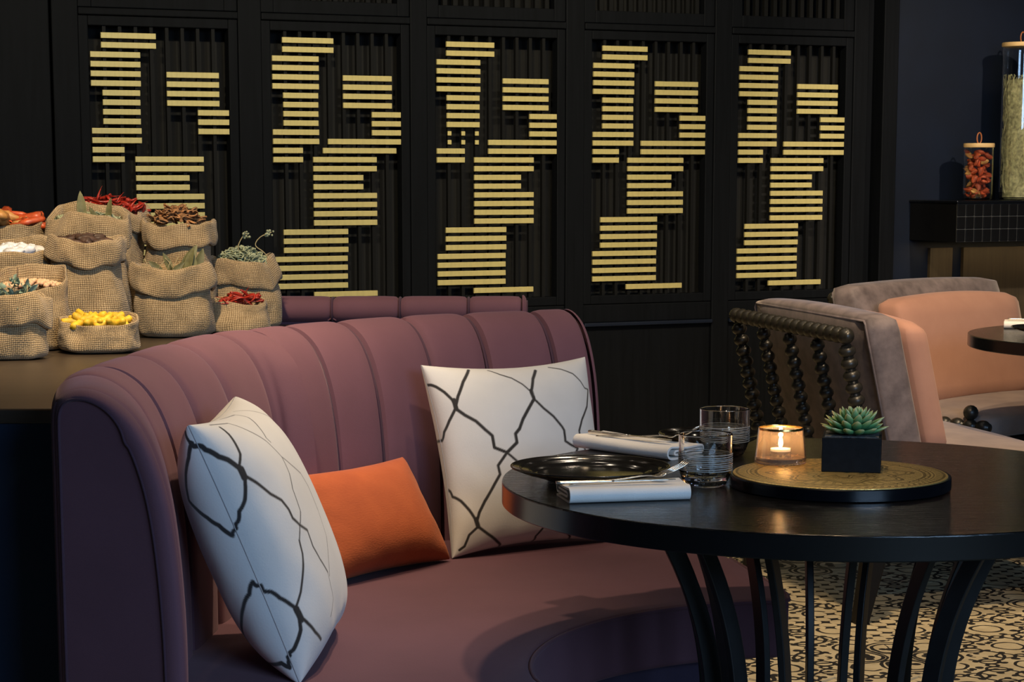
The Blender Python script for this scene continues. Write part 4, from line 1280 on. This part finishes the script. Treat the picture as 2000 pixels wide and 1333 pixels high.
# napkins with cutlery
def napkin(label, loc, rz, L, W, Hh, flip=False):
    """cloth folded over several times: a flattened spiral drawn out along x"""
    nk = thing('folded_napkin', label, 'napkin', loc, rz)
    t = .0034
    lay = []
    # spiral path in (y, z): front is -y
    nl = 4
    path = []
    y0, y1 = -W/2, W/2
    zs = [t*.5 + (Hh-t)*k/(nl-1) for k in range(nl)]
    # bottom layer from back to front, over the front fold to the top layer, back to the rear fold, then inner layers
    path += [(y1, zs[0])] + [(y1 - (y1-y0)*q/6, zs[0]) for q in range(1, 6)]
    rr = (zs[-1]-zs[0])/2
    path += [(y0 + rr - rr*math.sin(a), zs[0] + rr - rr*math.cos(a)) for a in [PI*q/8 for q in range(0, 9)]]
    path += [(y0 + rr + (y1-y0-2*rr)*q/6, zs[-1] - .0015*math.sin(PI*q/6)) for q in range(1, 6)]
    r2 = (zs[-1]-zs[1])/2
    path += [(y1 - r2 + r2*math.sin(a), zs[-1] - r2 + r2*math.cos(a)) for a in [PI*q/8 for q in range(0, 9)]]
    path += [(y1 - r2 - (y1-y0-.016)*q/6, zs[1]) for q in range(1, 6)]
    r3 = (zs[2]-zs[1])/2
    ye = path[-1][0]
    path += [(ye - r3*math.sin(a)*1.2, zs[1] + r3 - r3*math.cos(a)) for a in [PI*q/6 for q in range(1, 7)]]
    path += [(ye + (y1-ye-.012)*q/4, zs[2]) for q in range(1, 5)]
    n = len(path); outl = []; inl = []
    for i in range(n):
        a = path[max(i-1, 0)]; b = path[min(i+1, n-1)]; dy, dz = b[0]-a[0], b[1]-a[1]; l_ = math.hypot(dy, dz) or 1
        ny, nz = -dz/l_, dy/l_
        outl.append((path[i][0]+ny*t*.5, path[i][1]+nz*t*.5)); inl.append((path[i][0]-ny*t*.5, path[i][1]-nz*t*.5))
    loop = outl + inl[::-1]
    pts = []; K = 18
    for k in range(K):
        f = k/(K-1); x = -L/2 + L*f
        sag = 1 - .10*math.sin(PI*f) + .05*math.sin(5*f+L*30)
        pts.append([(x + .006*(y/W)*math.sin(2*f), y, z*sag) for y, z in loop])
    m_ = MB().grid(pts, wrapv=True)
    for e in (0, K-1):
        for i in range(n-1): m_.f.append((e*2*n+i, e*2*n+i+1, e*2*n+2*n-2-i, e*2*n+2*n-1-i))
    m_.build('folded_cloth', 'linen', nk, 50)
    return nk


def fork(label, loc, rot):
    f = thing('fork', label, 'fork', loc); f.rotation_euler = rot
    hp_ = catmull([(-.10, 0, .002), (-.06, 0, .003), (-.02, 0, .0035), (.02, 0, .006), (.038, 0, .005)], 5)
    MB().tube(hp_, [.0042 - .0022*i/(len(hp_)-1) for i in range(len(hp_))], 8, flat=(1, .45)).build('handle', 'steel', f, 180)
    pts = []
    for i in range(7):
        t = i/6; w = .003 + .0085*min(1, t*1.6)
        pts.append([(.036+.022*t, s_*w, .005 - .004*math.sin(PI*t)*(1-.3*abs(s_)) + .0035*t + e) for s_, e in ((-1, 0), (0, 0), (1, 0), (1, .001), (0, .001), (-1, .001))])
    m_ = MB().grid(pts, wrapv=True); m_.f.append(tuple(range(6))); m_.f.append(tuple(36+i for i in range(6))); m_.build('head', 'steel', f, 180)
    for q in range(4):
        y = -.0096 + .0064*q
        MB().tube([(.056, y, .0085), (.072, y*1.02, .012), (.088, y*1.02, .0185), (.098, y, .025)], [.0013, .0012, .0011, .0005], 6).build('tine', 'steel', f, 180)
    return f


def knife(label, loc, rot):
    k = thing('table_knife', label, 'knife', loc); k.rotation_euler = rot
    hp_ = catmull([(-.09, 0, .004), (-.06, 0, .004), (-.02, 0, .004), (0, 0, .004)], 4)
    MB().tube(hp_, [.0048]*3 + [.0046 - .0012*i/(len(hp_)-4) for i in range(len(hp_)-3)], 8, flat=(1, .6)).build('handle', 'steel', k, 180)
    bl = [(.0, .0028), (.01, .0065), (.05, .008), (.085, .007), (.098, .002), (.098, -.001), (.085, -.0035), (.0, -.0035)]
    n = len(bl)
    MB().add([(x, y, z) for z in (.0035, .0047) for x, y in bl], [tuple(range(n))[::-1], tuple(range(n, 2*n))] + [(i, (i+1) % n, n+(i+1) % n, n+i) for i in range(n)]).build('blade', 'steel', k)
    return k


n1 = (.172, 3.182, Z1)
napkin('folded white napkin in front of the near black plate', n1, .21, .192, .088, .024)
knife('silver knife lying on the near white napkin', (.155, 3.165, Z1+.0245), (0, 0, .20))
fork('silver fork with raised tines on the near white napkin', (.182, 3.195, Z1+.0245), (0, -.03, .34))
n2 = (.222, 3.708, Z1)
napkin('folded white napkin between the near plate and far plate', n2, -.82, .235, .085, .024)
knife('silver knife lying on the far white napkin', (.207, 3.718, Z1+.0245), (0, 0, -.74))
fork('silver fork with raised tines on the far white napkin', (.242, 3.705, Z1+.0245), (0, -.03, -.46))
# place setting on the right-hand table
napkin('folded white napkin on the table at the right edge', (1.665, 6.64, Z1), -.25, .21, .09, .024)
plate('dark plate in front of the napkin on the right table', (1.655, 6.40, Z1), .13)
knife('silver knife on the napkin of the right table', (1.66, 6.64, Z1+.0245), (0, 0, -.2))


# ------------------------------------------------------------------ bobbin armchairs
def beads(m_, a, b, r, pitch, squash=.82):
    a, b = Vector(a), Vector(b); L = (b-a).length; n = max(2, round(L/pitch)); d = (b-a)/n
    rot = d.to_track_quat('Z', 'Y').to_matrix().to_4x4()
    for i in range(n):
        mm = Matrix.Translation(a + d*(i+.5)) @ rot @ Matrix.Diagonal((1, 1, d.length/(2*r)*1.05, 1))
        prof = [(r*math.sin(PI*k/10), -r*math.cos(PI*k/10)) for k in range(11)]; prof[0] = (0, -r); prof[-1] = (0, r)
        m_.lathe(prof, 16, mm)
    m_.tube([a, b], r*.6, 10)
    return m_


def soft_box(x0, x1, y0, y1, z0, z1, r, crown=.01, shear=0., n=10):
    """rounded upholstery block; shear leans it back with height"""
    m_ = MB(); bm = bmesh.new()
    bmesh.ops.create_cube(bm, size=1)
    bmesh.ops.subdivide_edges(bm, edges=bm.edges, cuts=n, use_grid_fill=True)
    cx, cy, cz = (x0+x1)/2, (y0+y1)/2, (z0+z1)/2; hx, hy, hz = (x1-x0)/2, (y1-y0)/2, (z1-z0)/2
    bm.verts.index_update()
    for v in bm.verts:
        p = Vector((v.co.x*2, v.co.y*2, v.co.z*2))
        # round the box: clamp to inner box and push out by r
        q = Vector((p.x*hx, p.y*hy, p.z*hz)); inn = Vector((max(-hx+r, min(hx-r, q.x)), max(-hy+r, min(hy-r, q.y)), max(-hz+r, min(hz-r, q.z))))
        d = q - inn
        if d.length > 1e-9: q = inn + d.normalized()*r
        cr = (1-p.x**2)*(1-p.z**2)
        q.y += math.copysign(crown*cr, p.y) if abs(p.y) > .99 else 0
        q.z += math.copysign(crown*(1-p.x**2)*(1-p.y**2), p.z) if abs(p.z) > .99 else 0
        z = cz + q.z
        m_.v.append((cx + q.x, cy + q.y - shear*(z - z0), z))
    m_.f = [tuple(v.index for v in f.verts) for f in bm.faces]
    bm.free()
    return m_


def make_chair(label, loc, rz):
    c = thing('bobbin_armchair', label, 'armchair', loc, rz, 'grey velvet bobbin armchairs')
    W = .435
    rail_y, rail_z = 0., .80
    by = .11       # where the posts meet the seat frame
    beads(MB(), (-W-.01, rail_y, rail_z), (W+.01, rail_y, rail_z), .0235, .0505).build('bobbin_rail', 'bead', c, 180)
    for q in range(5):
        x = -W+.02 + (2*W-.04)*q/4
        r = .0240 if q in (0, 4) else .0212
        beads(MB(), (x, rail_y+.004, rail_z-.025), (x, by, .30), r, .0345).build('bobbin_post', 'bead', c, 180)
    soft_box(-W+.01, W-.01, .155, .265, .40, .852, .026, .012, .235).build('back_cushion', 'velvet', c, 180)
    for (yy) in (.150,):
        P_ = [(-W+.02, .170-.235*(.44-.40), .44), (-W+.02, .170-.235*.42, .825), (-W+.03, .174-.235*.435, .838), (W-.03, .174-.235*.435, .838), (W-.02, .170-.235*.42, .825), (W-.02, .170-.235*.04, .44)]
        MB().tube([(x, y-.012, z) for x, y, z in P_], .0035, 6).build('piping', 'velvet', c, 180)
    soft_box(-W+.015, W-.015, .14, .72, .372, .458, .03, .016).build('seat_cushion', 'velvet_seat', c, 180)
    m_ = MB()
    m_.box(-W+.02, W-.02, .10, .70, .30, .370); m_.build('seat_frame', 'legwood', c, bevel=.004)
    for s in (-1, 1):
        beads(MB(), (s*(W-.01), .12, .418), (s*(W-.01), .73, .418), .0235, .05).build('bobbin_side_rail', 'bead', c, 180)
        MB().ball((s*(W-.01), .655, .462), .025).build('bobbin_knob', 'bead', c, 180)
        for (y0_, y1_) in ((.115, .06), (.66, .70)):
            m2 = MB(); x = s*.425
            a_ = [(x-.034, y0_-.03, .31), (x+.034, y0_-.03, .31), (x+.034, y0_+.04, .31), (x-.034, y0_+.04, .31)]
            b_ = [(x-.02, y1_-.02, .0), (x+.02, y1_-.02, .0), (x+.02, y1_+.02, .0), (x-.02, y1_+.02, .0)]
            m2.add(a_+b_, [(0, 1, 2, 3), (7, 6, 5, 4), (0, 4, 5, 1), (1, 5, 6, 2), (2, 6, 7, 3), (3, 7, 4, 0)])
            m2.build('leg', 'legwood', c, bevel=.004)
    return c


def local(loc, rz, p):
    c, s = math.cos(rz), math.sin(rz)
    return (loc[0] + p[0]*c - p[1]*s, loc[1] + p[0]*s + p[1]*c, p[2])


c1, r1 = (.802, 6.11, 0), math.radians(-75.5)
ch1 = make_chair('grey velvet armchair seen from behind with beaded black back posts', c1, r1)
c2, r2 = (1.375, 7.58, 0), math.radians(180+42)
ch2 = dup(ch1, c2, r2, 'grey velvet armchair by the wall facing us with wide peach cushion', 'grey velvet bobbin armchairs')


for o in ch2.children:
    if o.name.startswith('bobbin_rail'): o.scale.x = .8
for k, o in enumerate([q for q in ch2.children if q.name.startswith('bobbin_post')]):
    o.location.x = [.08, .04, 0, -.04, -.08][k]


def box_cushion(label, cl, cr, x0, x1, y0, T_, z0, h, shear):
    m_ = soft_box(x0, x1, y0, y0+T_, z0, z0+h, .035, .018, shear, 12)
    o = m_.build('box_cushion', 'peach', None, 180)
    o.location = cl; o.rotation_euler = (0, 0, cr)
    tag(o, label, 'cushion')
    return o


box_cushion('peach box cushion leaning in the armchair seen from behind', c1, r1, -.37, .37, .272, .085, .462, .362, .235)
box_cushion('wide peach box cushion on the armchair facing us', c2, r2, -.32, .38, .285, .12, .462, .345, .235)
